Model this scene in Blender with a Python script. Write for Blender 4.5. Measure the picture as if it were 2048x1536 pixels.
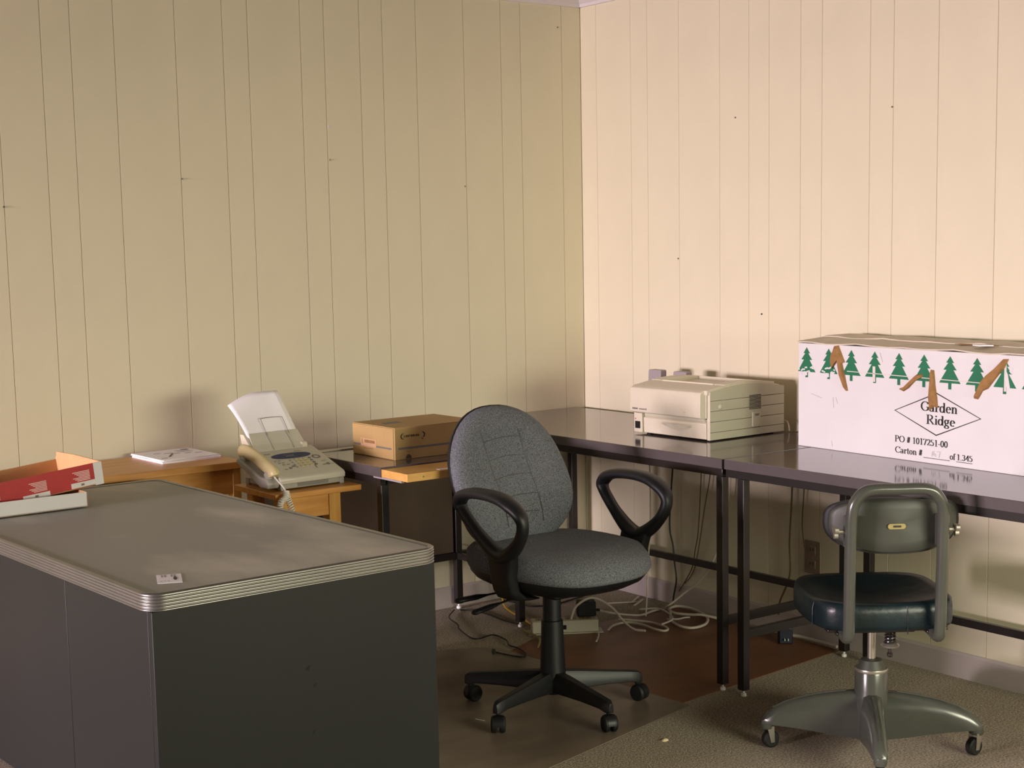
import bpy, bmesh, math, random
from mathutils import Vector, Matrix
random.seed(7)
for o in list(bpy.data.objects): bpy.data.objects.remove(o, do_unlink=True)
S = bpy.context.scene
C = S.collection
PI = math.pi

# ------------------------------------------------------------------ camera
def make_camera():
    yaw, pitch, roll = math.radians(53.81121326), math.radians(7.08201408), math.radians(-1.15923988)
    f = Vector((math.cos(yaw)*math.cos(pitch), math.sin(yaw)*math.cos(pitch), -math.sin(pitch)))
    r = Vector((math.sin(yaw), -math.cos(yaw), 0)); u = r.cross(f)
    c, s = math.cos(roll), math.sin(roll)
    r2 = c*r + s*u; u2 = -s*r + c*u
    M = Matrix(((r2.x, u2.x, -f.x, -4.12640069), (r2.y, u2.y, -f.y, -5.01938645), (r2.z, u2.z, -f.z, 1.45668708), (0, 0, 0, 1)))
    cd = bpy.data.cameras.new('camera'); cd.sensor_width = 36; cd.sensor_fit = 'HORIZONTAL'
    cd.lens = 3052.77/2048*36; cd.shift_x = 24.332/2048; cd.shift_y = 99.172/2048
    cd.clip_start = 0.05; cd.clip_end = 60
    o = bpy.data.objects.new('camera', cd); C.objects.link(o); o.matrix_world = M
    S.camera = o
make_camera()

# ------------------------------------------------------------------ room size, world, lights, exposure
XMIN, YMIN, ZC = -12.0, -6.4, 2.50
W1 = (-2.7, -0.2, 0.90, 2.00)      # window in the far left wall: y0, y1, z0, z1
W2 = (-2.3, -0.15, 0.80, 1.72)       # window in the wall behind: x0, x1, z0, z1
w = bpy.data.worlds.new('world'); S.world = w; w.use_nodes = True
nt = w.node_tree; bg = nt.nodes['Background']
bg.inputs['Color'].default_value = (0.80, 0.86, 1.0, 1); bg.inputs['Strength'].default_value = 0.6
def area(name, loc, rot, sx, sy, power, col, spread):
    l = bpy.data.lights.new(name, 'AREA'); l.shape = 'RECTANGLE'; l.size = sx; l.size_y = sy; l.energy = power; l.color = col
    o = bpy.data.objects.new(name, l); C.objects.link(o); o.location = loc; o.rotation_euler = rot; l.spread = spread; return o
TILT = math.radians(38)      # sky light falls in through the windows slanting down
area('window_daylight', (XMIN-0.10, (W1[0]+W1[1])/2, (W1[2]+W1[3])/2), (0, -PI/2+TILT, 0), W1[3]-W1[2], W1[1]-W1[0], 1100, (1.0, 0.82, 0.88), math.radians(112))
area('window_daylight_back', ((W2[0]+W2[1])/2, YMIN-0.10, (W2[2]+W2[3])/2), (PI/2-TILT, 0, 0), W2[1]-W2[0], W2[3]-W2[2], 101, (1.0, 0.985, 0.74), math.radians(116))
vs = S.view_settings
vs.view_transform = 'Standard'; vs.look = 'None'; vs.gamma = 1.0; vs.use_curve_mapping = False; vs.exposure = 0.15

# ------------------------------------------------------------------ helpers
def lin(c): return tuple(((x/255)/12.92 if x/255 <= 0.04045 else ((x/255+0.055)/1.055)**2.4) for x in c)
MATS = {}
def mat(name, rgb, rough=0.5, metal=0.0, ior=1.45, coat=0.0, noise=None, bump=None, rgb2=None, stretch=None, detail=4, trans=0.0):
    if name in MATS: return MATS[name]
    m = bpy.data.materials.new(name); m.use_nodes = True
    t = m.node_tree; b = t.nodes['Principled BSDF']
    col = lin(rgb)
    b.inputs['Base Color'].default_value = (*col, 1)
    b.inputs['Roughness'].default_value = rough; b.inputs['Metallic'].default_value = metal
    b.inputs['IOR'].default_value = ior; b.inputs['Coat Weight'].default_value = coat; b.inputs['Coat Roughness'].default_value = 0.05
    if trans: b.inputs['Transmission Weight'].default_value = trans
    def coords():
        tc = t.nodes.new('ShaderNodeTexCoord'); mp = t.nodes.new('ShaderNodeMapping')
        t.links.new(tc.outputs['Object'], mp.inputs['Vector'])
        if stretch: mp.inputs['Scale'].default_value = stretch
        return mp.outputs['Vector']
    if noise:
        v = coords(); n = t.nodes.new('ShaderNodeTexNoise'); n.inputs['Scale'].default_value = noise[0]; n.inputs['Detail'].default_value = detail
        t.links.new(v, n.inputs['Vector'])
        rp = t.nodes.new('ShaderNodeValToRGB'); c2 = lin(rgb2) if rgb2 else tuple(min(1, x*(1+noise[1])) for x in col)
        lo, hi = (noise[2], noise[3]) if len(noise) > 3 else (0.3, 0.7)
        rp.color_ramp.elements[0].position = lo; rp.color_ramp.elements[1].position = hi
        c1 = col if rgb2 else tuple(x*(1-noise[1]) for x in col)
        rp.color_ramp.elements[0].color = (*c1, 1); rp.color_ramp.elements[1].color = (*c2, 1)
        t.links.new(n.outputs['Fac'], rp.inputs['Fac']); t.links.new(rp.outputs['Color'], b.inputs['Base Color'])
    if bump:
        v = coords(); n = t.nodes.new('ShaderNodeTexNoise'); n.inputs['Scale'].default_value = bump[0]; n.inputs['Detail'].default_value = 3
        t.links.new(v, n.inputs['Vector'])
        bp = t.nodes.new('ShaderNodeBump'); bp.inputs['Strength'].default_value = bump[1]; bp.inputs['Distance'].default_value = bump[2] if len(bump) > 2 else 0.002
        t.links.new(n.outputs['Fac'], bp.inputs['Height']); t.links.new(bp.outputs['Normal'], b.inputs['Normal'])
    MATS[name] = m; return m

M_wall = mat('wall_paint', (220, 212, 186), 0.55, noise=(3.0, 0.03), bump=(220, 0.12, 0.001))
M_far = mat('dark_panelling', (74, 62, 50), 0.6, noise=(4, 0.1), stretch=(6, 6, 0.6))
M_ceil = mat('ceiling_paint', (112, 109, 104), 0.8, noise=(5, 0.02))
M_trim = mat('trim_paint', (214, 208, 212), 0.45, noise=(6, 0.03))
M_base = mat('baseboard_paint', (186, 176, 174), 0.45, noise=(6, 0.06))
M_carpet = mat('carpet', (114, 103, 90), 0.95, noise=(170, 0.0, 0.35, 0.68), rgb2=(192, 179, 158), bump=(260, 0.9, 0.006), detail=6)
M_dark = mat('dark_void', (14, 13, 12), 0.8, noise=(20, 0.1))
M_tabletop = mat('table_laminate', (88, 80, 80), 0.10, ior=1.9, noise=(14, 0.04))
M_tableedge = mat('table_edge', (84, 77, 78), 0.32, noise=(20, 0.05))
M_frame = mat('dark_steel', (33, 28, 28), 0.32, metal=0.0, ior=1.6, noise=(30, 0.06))
M_glide = mat('glide_metal', (246, 246, 242), 0.25, metal=0.15, noise=(20, 0.05))
M_steel = mat('desk_steel', (35, 37, 37), 0.38, ior=1.32, noise=(2.2, 0.06), bump=(500, 0.06, 0.0005))
M_desktop = mat('desk_linoleum', (150, 151, 145), 0.46, noise=(3.4, 0.0, 0.50, 0.70), rgb2=(200, 195, 184), stretch=(1.0, 0.45, 1.0), detail=7)
M_alu = mat('ribbed_aluminium', (150, 149, 146), 0.34, metal=0.9, noise=(8, 0.05))
M_wood = mat('oak_veneer', (210, 152, 78), 0.38, noise=(5, 0.0, 0.3, 0.72), rgb2=(184, 124, 52), stretch=(1.2, 9.0, 9.0), detail=6)
M_woodv = mat('oak_veneer_upright', (208, 154, 76), 0.42, noise=(5, 0.0, 0.3, 0.72), rgb2=(180, 124, 54), stretch=(9.0, 9.0, 1.2), detail=6)
M_board = mat('pine_board', (222, 176, 102), 0.40, noise=(6, 0.0, 0.3, 0.75), rgb2=(206, 154, 80), stretch=(1.5, 8.0, 8.0), detail=5)
M_panel = mat('brown_panel', (88, 74, 58), 0.6, noise=(12, 0.08))
M_kraft = mat('kraft_card', (180, 150, 98), 0.75, noise=(14, 0.05), bump=(150, 0.1, 0.0008))
M_kraftin = mat('kraft_inner', (208, 164, 116), 0.8, noise=(14, 0.05))
M_white = mat('white_card', (221, 219, 220), 0.55, noise=(5, 0.03))
M_paper = mat('paper', (250, 248, 253), 0.7, noise=(8, 0.01))
M_red = mat('red_print', (178, 12, 17), 0.45, noise=(30, 0.05))
M_pinktxt = mat('pale_print', (232, 190, 186), 0.5, noise=(30, 0.05))
M_ink = mat('black_ink', (34, 34, 36), 0.5, noise=(60, 0.15))
M_greyink = mat('grey_ink', (118, 114, 108), 0.6, noise=(60, 0.1))
M_green = mat('green_ink', (30, 112, 78), 0.5, noise=(18, 0.06))
M_torn = mat('torn_card', (152, 114, 68), 0.85, noise=(60, 0.14), bump=(200, 0.4, 0.002))
M_tape = mat('clear_tape', (222, 216, 208), 0.12, noise=(30, 0.02))
M_beige = mat('beige_plastic', (214, 206, 186), 0.42, noise=(40, 0.02), bump=(600, 0.05, 0.0004))
M_beige2 = mat('grey_beige_plastic', (190, 186, 166), 0.45, noise=(40, 0.02))
M_faxw = mat('fax_plastic', (196, 192, 178), 0.40, noise=(40, 0.02))
M_faxg = mat('fax_grey_plastic', (158, 155, 146), 0.42, noise=(40, 0.03))
M_handset = mat('handset_plastic', (196, 182, 134), 0.38, noise=(20, 0.03))
M_lcd = mat('blue_display', (30, 44, 90), 0.45, noise=(20, 0.08))
M_blue = mat('blue_sticker', (70, 150, 205), 0.4, noise=(20, 0.05))
M_keyg = mat('key_grey', (120, 118, 110), 0.5, noise=(30, 0.05))
M_lilac = mat('lilac_plastic', (158, 150, 154), 0.45, noise=(30, 0.03))
M_fabric = mat('grey_fabric', (60, 62, 67), 0.95, noise=(330, 0.0, 0.30, 0.66), rgb2=(120, 123, 130), bump=(420, 0.35, 0.0015), detail=3)
M_seam = mat('seam_thread', (72, 75, 75), 0.95, noise=(200, 0.2))
M_black = mat('black_plastic', (17, 18, 21), 0.46, noise=(40, 0.12), bump=(700, 0.1, 0.0005))
M_rubber = mat('black_rubber', (18, 18, 19), 0.6, noise=(40, 0.1))
M_greym = mat('olive_grey_enamel', (68, 70, 64), 0.22, ior=1.55, noise=(14, 0.07))
M_greyd = mat('olive_dark_enamel', (56, 58, 51), 0.5, ior=1.5, noise=(9, 0.08))
M_vinyl = mat('teal_vinyl', (15, 31, 36), 0.34, noise=(10, 0.15), bump=(26, 0.25, 0.006))
M_chrome = mat('worn_chrome', (178, 172, 160), 0.3, metal=0.8, noise=(30, 0.08))
M_brass = mat('brass_badge', (150, 136, 88), 0.4, metal=0.4, noise=(30, 0.08))
M_cablew = mat('white_cable', (206, 196, 182), 0.5, noise=(20, 0.05))
M_cabley = mat('yellow_cable', (176, 140, 40), 0.5, noise=(20, 0.08))
M_cableb = mat('black_cable', (20, 18, 18), 0.5, noise=(20, 0.1))
M_cord = mat('tan_cord', (92, 78, 52), 0.55, noise=(20, 0.08))
M_mat = mat('chair_mat_vinyl', (104, 92, 80), 0.33, noise=(2.4, 0.0, 0.35, 0.75), rgb2=(136, 121, 105), stretch=(1, 3, 1), bump=(90, 0.10, 0.001))
M_sheet = mat('brown_hardboard', (122, 77, 50), 0.42, noise=(2.0, 0.0, 0.35, 0.7), rgb2=(100, 63, 40), stretch=(1, 4, 1))
M_outlet = mat('outlet_plastic', (150, 132, 112), 0.5, noise=(20, 0.05))
M_navy = mat('navy_plastic', (20, 24, 44), 0.4, noise=(20, 0.08))
M_lint = mat('paper_scrap', (214, 196, 160), 0.8, noise=(60, 0.1))
M_wirecoil = mat('coil_cord', (224, 218, 208), 0.45, noise=(30, 0.04))
M_glass = bpy.data.materials.new('window_glass'); M_glass.use_nodes = True
def _g():
    t = M_glass.node_tree; t.nodes.clear(); o = t.nodes.new('ShaderNodeOutputMaterial'); mx = t.nodes.new('ShaderNodeMixShader')
    a = t.nodes.new('ShaderNodeBsdfTransparent'); g = t.nodes.new('ShaderNodeBsdfGlossy'); g.inputs['Roughness'].default_value = 0.02
    mx.inputs[0].default_value = 0.06
    t.links.new(a.outputs[0], mx.inputs[1]); t.links.new(g.outputs[0], mx.inputs[2]); t.links.new(mx.outputs[0], o.inputs[0])
_g()

def obj(name, bm, m, parent=None, smooth=35, bevel=0, segs=2):
    bmesh.ops.recalc_face_normals(bm, faces=bm.faces)
    me = bpy.data.meshes.new(name); bm.to_mesh(me); bm.free()
    me.materials.append(m)
    for p in me.polygons: p.use_smooth = True
    me.set_sharp_from_angle(angle=math.radians(smooth))
    o = bpy.data.objects.new(name, me); C.objects.link(o)
    if parent: o.parent = parent
    if bevel:
        b = o.modifiers.new('bevel', 'BEVEL'); b.width = bevel; b.segments = segs; b.limit_method = 'ANGLE'; b.angle_limit = math.radians(40)
        b.harden_normals = False
    return o
def tag(o, label=None, cat=None, group=None, kind=None):
    if label: o['label'] = label
    if cat: o['category'] = cat
    if group: o['group'] = group
    if kind: o['kind'] = kind
    return o
def thing(name, label, cat, loc=(0, 0, 0), rz=0, group=None, rot=None):
    o = bpy.data.objects.new(name, None); C.objects.link(o); o.empty_display_size = 0.1
    o.location = loc; o.rotation_euler = rot if rot else (0, 0, rz)
    return tag(o, label, cat, group)
def B(): return bmesh.new()
def box(bm, x0, x1, y0, y1, z0, z1, M=None):
    vs = [bm.verts.new(v) for v in ((x0, y0, z0), (x1, y0, z0), (x1, y1, z0), (x0, y1, z0), (x0, y0, z1), (x1, y0, z1), (x1, y1, z1), (x0, y1, z1))]
    if M is not None:
        for v in vs: v.co = M @ v.co
    for f in ((0, 3, 2, 1), (4, 5, 6, 7), (0, 1, 5, 4), (1, 2, 6, 5), (2, 3, 7, 6), (3, 0, 4, 7)): bm.faces.new([vs[i] for i in f])
    return bm
def bx(*a, M=None): return box(B(), *a, M=M)
def loft(bm, rings, cap=True, closed=True):
    R = [[bm.verts.new(p) for p in r] for r in rings]; n = len(R[0])
    for a, b in zip(R[:-1], R[1:]):
        for i in range(n if closed else n-1):
            j = (i+1) % n; bm.faces.new((a[i], a[j], b[j], b[i]))
    if cap and closed: bm.faces.new(R[0][::-1]); bm.faces.new(R[-1])
    return bm
def lathe(bm, prof, n=20, c=(0, 0, 0), axis='z'):
    rings = []
    for r, h in prof:
        ring = []
        for k in range(n):
            a = 2*PI*k/n; x, y = r*math.cos(a), r*math.sin(a)
            p = {'z': (x, y, h), 'x': (h, x, y), 'y': (x, h, y)}[axis]
            ring.append((p[0]+c[0], p[1]+c[1], p[2]+c[2]))
        rings.append(ring)
    return loft(bm, rings)
def catmull(pts, n=8, closed=False):
    P = [Vector(p) for p in pts]; out = []; N = len(P)
    rng = range(N if closed else N-1)
    for i in rng:
        if closed: a, b, c, d = P[(i-1) % N], P[i], P[(i+1) % N], P[(i+2) % N]
        else: a, b, c, d = P[max(i-1, 0)], P[i], P[i+1], P[min(i+2, N-1)]
        for k in range(n):
            t = k/n
            out.append(0.5*((2*b)+(c-a)*t+(2*a-5*b+4*c-d)*t*t+(3*b-a-3*c+d)*t**3))
    if not closed: out.append(P[-1])
    return out
def tube(bm, path, r, n=8, closed=False, ell=None, up=None):
    """r: number or function of index fraction; ell=(a,b) multiplies across (side, up)"""
    P = [Vector(p) for p in path]; N = len(P); T = []
    for i in range(N):
        if closed: t = P[(i+1) % N]-P[i-1]
        else: t = P[min(i+1, N-1)]-P[max(i-1, 0)]
        if t.length < 1e-9: t = Vector((0, 0, 1))
        T.append(t.normalized())
    s = None; rings = []
    for i in range(N):
        t = T[i]
        if up is not None: s2 = t.cross(Vector(up))
        elif s is None: s2 = t.cross(Vector((0, 0, 1)) if abs(t.z) < 0.9 else Vector((1, 0, 0)))
        else: s2 = s - t*s.dot(t)
        if s2.length < 1e-6: s2 = s if s is not None else t.orthogonal()
        s = s2.normalized(); u = s.cross(t).normalized()
        rr = r(i/max(1, N-1)) if callable(r) else r
        a, b = (ell(i/max(1, N-1)) if callable(ell) else ell) if ell else (1, 1)
        rings.append([P[i]+s*(rr*a*math.cos(2*PI*k/n))+u*(rr*b*math.sin(2*PI*k/n)) for k in range(n)])
    if closed: rings.append(rings[0]); 
    if closed:
        R = [[bm.verts.new(p) for p in rg] for rg in rings[:-1]]
        for i in range(N):
            a, b = R[i], R[(i+1) % N]
            for k in range(n):
                j = (k+1) % n; bm.faces.new((a[k], a[j], b[j], b[k]))
        return bm
    return loft(bm, rings)
def poly_prism(bm, pts, z0, z1, M=None):
    a = [bm.verts.new((x, y, z0)) for x, y in pts]; b = [bm.verts.new((x, y, z1)) for x, y in pts]
    if M is not None:
        for v in a+b: v.co = M @ v.co
    n = len(pts)
    bm.faces.new(a[::-1]); bm.faces.new(b)
    for i in range(n):
        j = (i+1) % n; bm.faces.new((a[i], a[j], b[j], b[i]))
    return bm
def rrect(x0, x1, y0, y1, r, n=6):
    out = []
    for cx, cy, a0 in ((x1-r, y1-r, 0), (x0+r, y1-r, 90), (x0+r, y0+r, 180), (x1-r, y0+r, 270)):
        for k in range(n+1):
            a = math.radians(a0+90*k/n); out.append((cx+r*math.cos(a), cy+r*math.sin(a)))
    return out
def frameM(o, U, V):
    U = Vector(U).normalized(); V = Vector(V).normalized(); N = U.cross(V).normalized()
    return Matrix(((U.x, V.x, N.x, o[0]), (U.y, V.y, N.y, o[1]), (U.z, V.z, N.z, o[2]), (0, 0, 0, 1)))
def decal(name, polys, M, m, parent, off=0.0004, th=0.0003):
    """flat print: list of 2D polygons laid on the plane of M"""
    bm = B()
    for p in polys:
        try: poly_prism(bm, p, off-th, off, M)
        except Exception: pass
    o = obj(name, bm, m, parent, smooth=20)
    if len(polys) > 1 and name in ('printing', 'small_print', 'label_text', 'scuff', 'torn_print', 'display_text', 'handwriting', 'maker_name', 'logo', 'dial_ring'): o['kind'] = 'stuff'
    return o
def rect(x0, x1, y0, y1): return [(x0, y0), (x1, y0), (x1, y1), (x0, y1)]

# serif lettering made of pen strokes (thick uprights, thin level strokes, slab serifs)
def arc(cx, cy, rx, ry, a0, a1, n=14): return [(cx+rx*math.cos(math.radians(a0+(a1-a0)*k/n)), cy+ry*math.sin(math.radians(a0+(a1-a0)*k/n))) for k in range(n+1)]
def h(x0, x1, y): return ('h', x0, x1, y)
GL = {
 'G': (0.80, [arc(.43, .5, .35, .46, 48, 318), [(.69, .42), (.69, .1)], h(.52, .82, .42), [(.68, .93), (.68, .72)]]),
 'R': (0.80, [[(.2, 0), (.2, 1)], h(.04, .36, .03), h(.04, .2, .97), [(.2, .97), (.4, .97)], arc(.38, .74, .22, .23, 90, -90), [(.2, .5), (.4, .5)], [(.36, .5), (.68, .06)], h(.6, .8, .03)]),
 'P': (0.68, [[(.2, 0), (.2, 1)], h(.04, .36, .03), h(.04, .2, .97), [(.2, .97), (.36, .97)], arc(.34, .72, .25, .25, 90, -90), [(.2, .47), (.36, .47)]]),
 'O': (0.82, [arc(.41, .5, .34, .46, 0, 360, 26)]),
 'C': (0.76, [arc(.42, .5, .35, .46, 48, 318), [(.68, .93), (.68, .70)]]),
 'a': (0.52, [arc(.22, .18, .15, .16, 0, 360, 18), [(.38, .5), (.38, .05)], arc(.23, .47, .15, .16, 0, 165), h(.38, .5, .03)]),
 'r': (0.44, [[(.15, 0), (.15, .63)], h(.03, .30, .03), h(.03, .15, .62), [(.17, .5), (.26, .62), (.36, .6)], [(.36, .64), (.36, .5)]]),
 'd': (0.58, [arc(.24, .32, .18, .30, 0, 360, 20), [(.43, 1), (.43, 0)], h(.32, .43, .98), h(.43, .56, .03)]),
 'e': (0.48, [arc(.25, .32, .18, .30, 5, 315), [(.08, .36), (.43, .36)]]),
 'n': (0.60, [[(.15, 0), (.15, .63)], h(.03, .27, .03), h(.03, .15, .62), arc(.3, .42, .15, .2, 170, 0), [(.45, .42), (.45, 0)], h(.34, .57, .03)]),
 'i': (0.32, [[(.16, 0), (.16, .63)], h(.03, .29, .03), h(.03, .16, .62), [(.16, .82), (.16, .96)]]),
 'g': (0.52, [arc(.22, .42, .15, .2, 0, 360, 18), arc(.23, -.12, .18, .14, 0, 360, 18), [(.14, .24), (.12, .1), (.36, .04)], [(.34, .56), (.48, .64)]]),
 't': (0.36, [[(.16, .84), (.16, .08)], h(.03, .32, .62), arc(.25, .12, .09, .1, 180, 320)]),
 'o': (0.50, [arc(.25, .32, .18, .30, 0, 360, 20)]),
 'f': (0.36, [[(.14, 0), (.14, .8)], arc(.25, .8, .11, .16, 180, 30), h(.02, .3, .62), h(.02, .28, .03)]),
 '0': (0.52, [arc(.26, .48, .18, .45, 0, 360, 22)]),
 '1': (0.52, [[(.28, 0), (.28, .96)], h(.12, .44, .03), [(.12, .84), (.28, .95)]]),
 '2': (0.52, [arc(.25, .68, .17, .25, 170, -10), [(.42, .64), (.3, .35), (.08, .06)], [(.08, .06), (.45, .06)], [(.45, .06), (.46, .2)]]),
 '3': (0.52, [arc(.24, .72, .15, .21, 160, -90), arc(.24, .27, .18, .24, 90, -160)]),
 '4': (0.52, [[(.36, 0), (.36, .96)], [(.36, .94), (.05, .3)], [(.04, .28), (.48, .28)]]),
 '5': (0.52, [[(.12, .92), (.44, .92)], [(.12, .92), (.1, .55)], arc(.22, .32, .2, .28, 110, -150)]),
 '7': (0.52, [[(.06, .92), (.46, .92)], [(.45, .92), (.2, 0)], [(.06, .92), (.06, .76)]]),
 '#': (0.58, [[(.16, .05), (.26, .92)], [(.34, .05), (.44, .92)], h(.06, .54, .62), h(.04, .52, .34)]),
 '-': (0.34, [h(.04, .3, .34), h(.04, .3, .37)]), '.': (0.26, [[(.13, 0), (.13, .1)]]), ' ': (0.26, []),
}
def stroke(pts, thick=.15, thin=.055, aspect=1.0):
    n = len(pts); L = []; Rr = []
    for i in range(n):
        a = pts[max(i-1, 0)]; b = pts[min(i+1, n-1)]
        dx, dy = b[0]-a[0], b[1]-a[1]; l = math.hypot(dx, dy) or 1
        wd = thin+(thick-thin)*abs(dy)/l
        nx, ny = -dy/l*wd/2, dx/l*wd/2
        L.append((pts[i][0]+nx, pts[i][1]+ny)); Rr.append((pts[i][0]-nx, pts[i][1]-ny))
    return [[L[i], L[i+1], Rr[i+1], Rr[i]] for i in range(n-1)]
def text_polys(s, x, y, width, hgt, bold=.15):
    tot = sum(GL[c][0] for c in s); sx = width/tot; out = []; cx = x
    for c in s:
        wd, st = GL[c]
        for q in st:
            if q[0] == 'h': ps = [[(q[1], q[3]-.03), (q[2], q[3]-.03), (q[2], q[3]+.03), (q[1], q[3]+.03)]]
            else: ps = stroke(q, bold)
            for p in ps: out.append([(cx+u*sx, y+v*hgt) for u, v in p])
        cx += wd*sx
    return out

# ================================================================== THE SETTING
def struct(name, bm, m, parent=None, **k):
    o = obj(name, bm, m, parent, **k); o['kind'] = 'structure'; return o
struct('floor', bx(XMIN-0.12, 0.12, YMIN-0.12, 0.12, -0.08, 0.0), M_carpet)
struct('ceiling', bx(XMIN-0.12, 0.12, YMIN-0.12, 0.12, ZC, ZC+0.1), M_ceil)
wl = struct('wall_left', bx(XMIN-0.12, 0.12, 0.006, 0.12, 0, ZC), M_wall)
wr = struct('wall_right', bx(0.006, 0.12, YMIN-0.12, 0.006, 0, ZC), M_wall)
GROOVES = [0.100, 0.313, 0.412, 0.593, 0.816, 0.968, 1.069, 1.221]
def grooves(limit):
    g = [0.0]; k = 0
    while True:
        for q in GROOVES:
            v = q+1.2205*k
            if v > limit: g.append(limit); return g
            g.append(v)
        k += 1
PM = {}
def panel_mesh(wd):
    key = round(wd, 4)
    if key not in PM:
        bm = B(); c, d = 0.0015, 0.0018
        prof = [(0.0004, 0.006), (0.0004, d), (c, 0.0), (wd-c, 0.0), (wd-0.0004, d), (wd-0.0004, 0.006)]
        loft(bm, [[(x, y, 0.0) for x, y in prof], [(x, y, ZC) for x, y in prof]])
        bmesh.ops.recalc_face_normals(bm, faces=bm.faces)
        me = bpy.data.meshes.new('panel'); bm.to_mesh(me); bm.free(); me.materials.append(M_wall); PM[key] = me
    return PM[key]
def add_panels(wall, length, place):
    g = grooves(length)
    for a, b in zip(g[:-1], g[1:]):
        if b-a < 0.01: continue
        o = bpy.data.objects.new('panel', panel_mesh(b-a)); C.objects.link(o); o.parent = wall; place(o, a, b)
def pl(o, a, b): o.location = (-b, 0, 0)
def pr(o, a, b): o.location = (0, -a, 0); o.rotation_euler = (0, 0, -PI/2)
add_panels(wl, -XMIN, pl); add_panels(wr, -YMIN, pr)
# the two unseen walls, each with its window opening
def holed(name, along, a0, a1, h0, h1, b0, b1, lo, hi):
    bm = B()
    for s0, s1, z0, z1 in ((lo, a0, 0, ZC), (a1, hi, 0, ZC), (a0, a1, 0, h0), (a0, a1, h1, ZC)):
        if along == 'y': box(bm, b0, b1, s0, s1, z0, z1)
        else: box(bm, s0, s1, b0, b1, z0, z1)
    return struct(name, bm, M_far)
holed('wall_side', 'y', W1[0], W1[1], W1[2], W1[3], XMIN-0.12, XMIN, YMIN, 0.006)
holed('wall_near', 'x', W2[0], W2[1], W2[2], W2[3], YMIN-0.12, YMIN, XMIN, 0.006)
def window(name, along, a0, a1, z0, z1, b, n):
    root = bpy.data.objects.new(name, None); C.objects.link(root); root['kind'] = 'structure'
    def bb(s0, s1, t0, t1, d0, d1): return bx(b+d0, b+d1, s0, s1, t0, t1) if along == 'y' else bx(s0, s1, b+d0, b+d1, t0, t1)
    for s0, s1, t0, t1 in ((a0, a1, z0, z0+0.05), (a0, a1, z1-0.05, z1), (a0, a0+0.05, z0, z1), (a1-0.05, a1, z0, z1)):
        obj('window_frame', bb(s0, s1, t0, t1, -0.07, -0.02), M_trim, root)
    for k in range(1, n): 
        s = a0+(a1-a0)*k/n; obj('mullion', bb(s-0.018, s+0.018, z0, z1, -0.065, -0.025), M_trim, root)
    for k in range(n):
        s0 = a0+(a1-a0)*k/n; s1 = a0+(a1-a0)*(k+1)/n; obj('pane', bb(s0+0.02, s1-0.02, z0+0.05, z1-0.05, -0.047, -0.043), M_glass, root)
window('window_1', 'y', W1[0], W1[1], W1[2], W1[3], XMIN, 3)
window('window_2', 'x', W2[0], W2[1], W2[2], W2[3], YMIN, 2)
# baseboards and crown moulding
struct('baseboard_left', loft(B(), [[(x, y, z) for y, z in ((0.0, 0), (-0.012, 0), (-0.012, 0.078), (-0.006, 0.086), (0.0, 0.086))] for x in (XMIN, 0.0)]), M_base)
struct('baseboard_right', loft(B(), [[(x, y, z) for x, z in ((0.0, 0), (-0.012, 0), (-0.012, 0.078), (-0.006, 0.086), (0.0, 0.086))] for y in (YMIN, 0.0)]), M_base)
CP = [(0, 2.419), (-0.010, 2.419), (-0.013, 2.431), (-0.022, 2.437), (-0.036, 2.455), (-0.050, 2.479), (-0.056, 2.484), (-0.060, ZC), (0, ZC)]
struct('trim_1', loft(B(), [[(x, y, z) for y, z in CP] for x in (XMIN, 0.0)]), M_trim)
struct('trim_2', loft(B(), [[(x, y, z) for x, z in CP] for y in (YMIN, 0.0)]), M_trim)
# nails and nail holes left in the walls
def nail(wall, p, n, m, r=0.0032, l=0.006):
    bm = B(); lathe(bm, [(r, 0), (r, l*0.6), (r*0.5, l)], 8); o = obj('nail', bm, m, wall)
    o.location = p; o.rotation_euler = n
for x, z, m in ((-2.443, 1.609, M_frame), (-1.811, 1.705, M_greyink), (-1.213, 1.78, M_brass), (-0.601, 1.686, M_brass), (-0.12, 2.333, M_greyink)):
    nail(wl, (x, 0.001, z), (PI/2, 0, 0), m)
for y, z, m in ((-0.90, 1.904, M_greyink), (-1.629, 1.883, M_brass), (-1.035, 1.18, M_frame), (-0.587, 1.386, M_greyink)):
    nail(wr, (0.001, y, z), (0, -PI/2, 0), m)
nl = bx(-0.004, 0.004, -0.0012, 0, -0.006, 0.006); o = obj('paint_chip', nl, M_white, wl); o.location = (-1.214, 0, 1.902)
# floor coverings
sh = B(); poly_prism(sh, [(-1.06, -1.585), (-0.80, -1.548), (-0.05, -1.462), (-0.035, -0.60), (-0.72, -0.60), (-1.00, -0.74)], 0.0003, 0.0022)
tag(obj('floor_sheet', sh, M_sheet), 'reddish brown hardboard sheet on the carpet under the corner table', 'floor sheet')
cm = B(); poly_prism(cm, [(-0.905, -1.602), (-0.955, -0.655), (-1.02, -0.60), (-1.25, -0.50), (-1.52, -0.52), (-1.54, -1.02), (-2.02, -1.25), (-1.95, -1.86)], 0.0026, 0.0048)
tag(obj('chair_mat', cm, M_mat, bevel=0.001), 'grey-brown vinyl chair mat under the grey armchair', 'mat')

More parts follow.
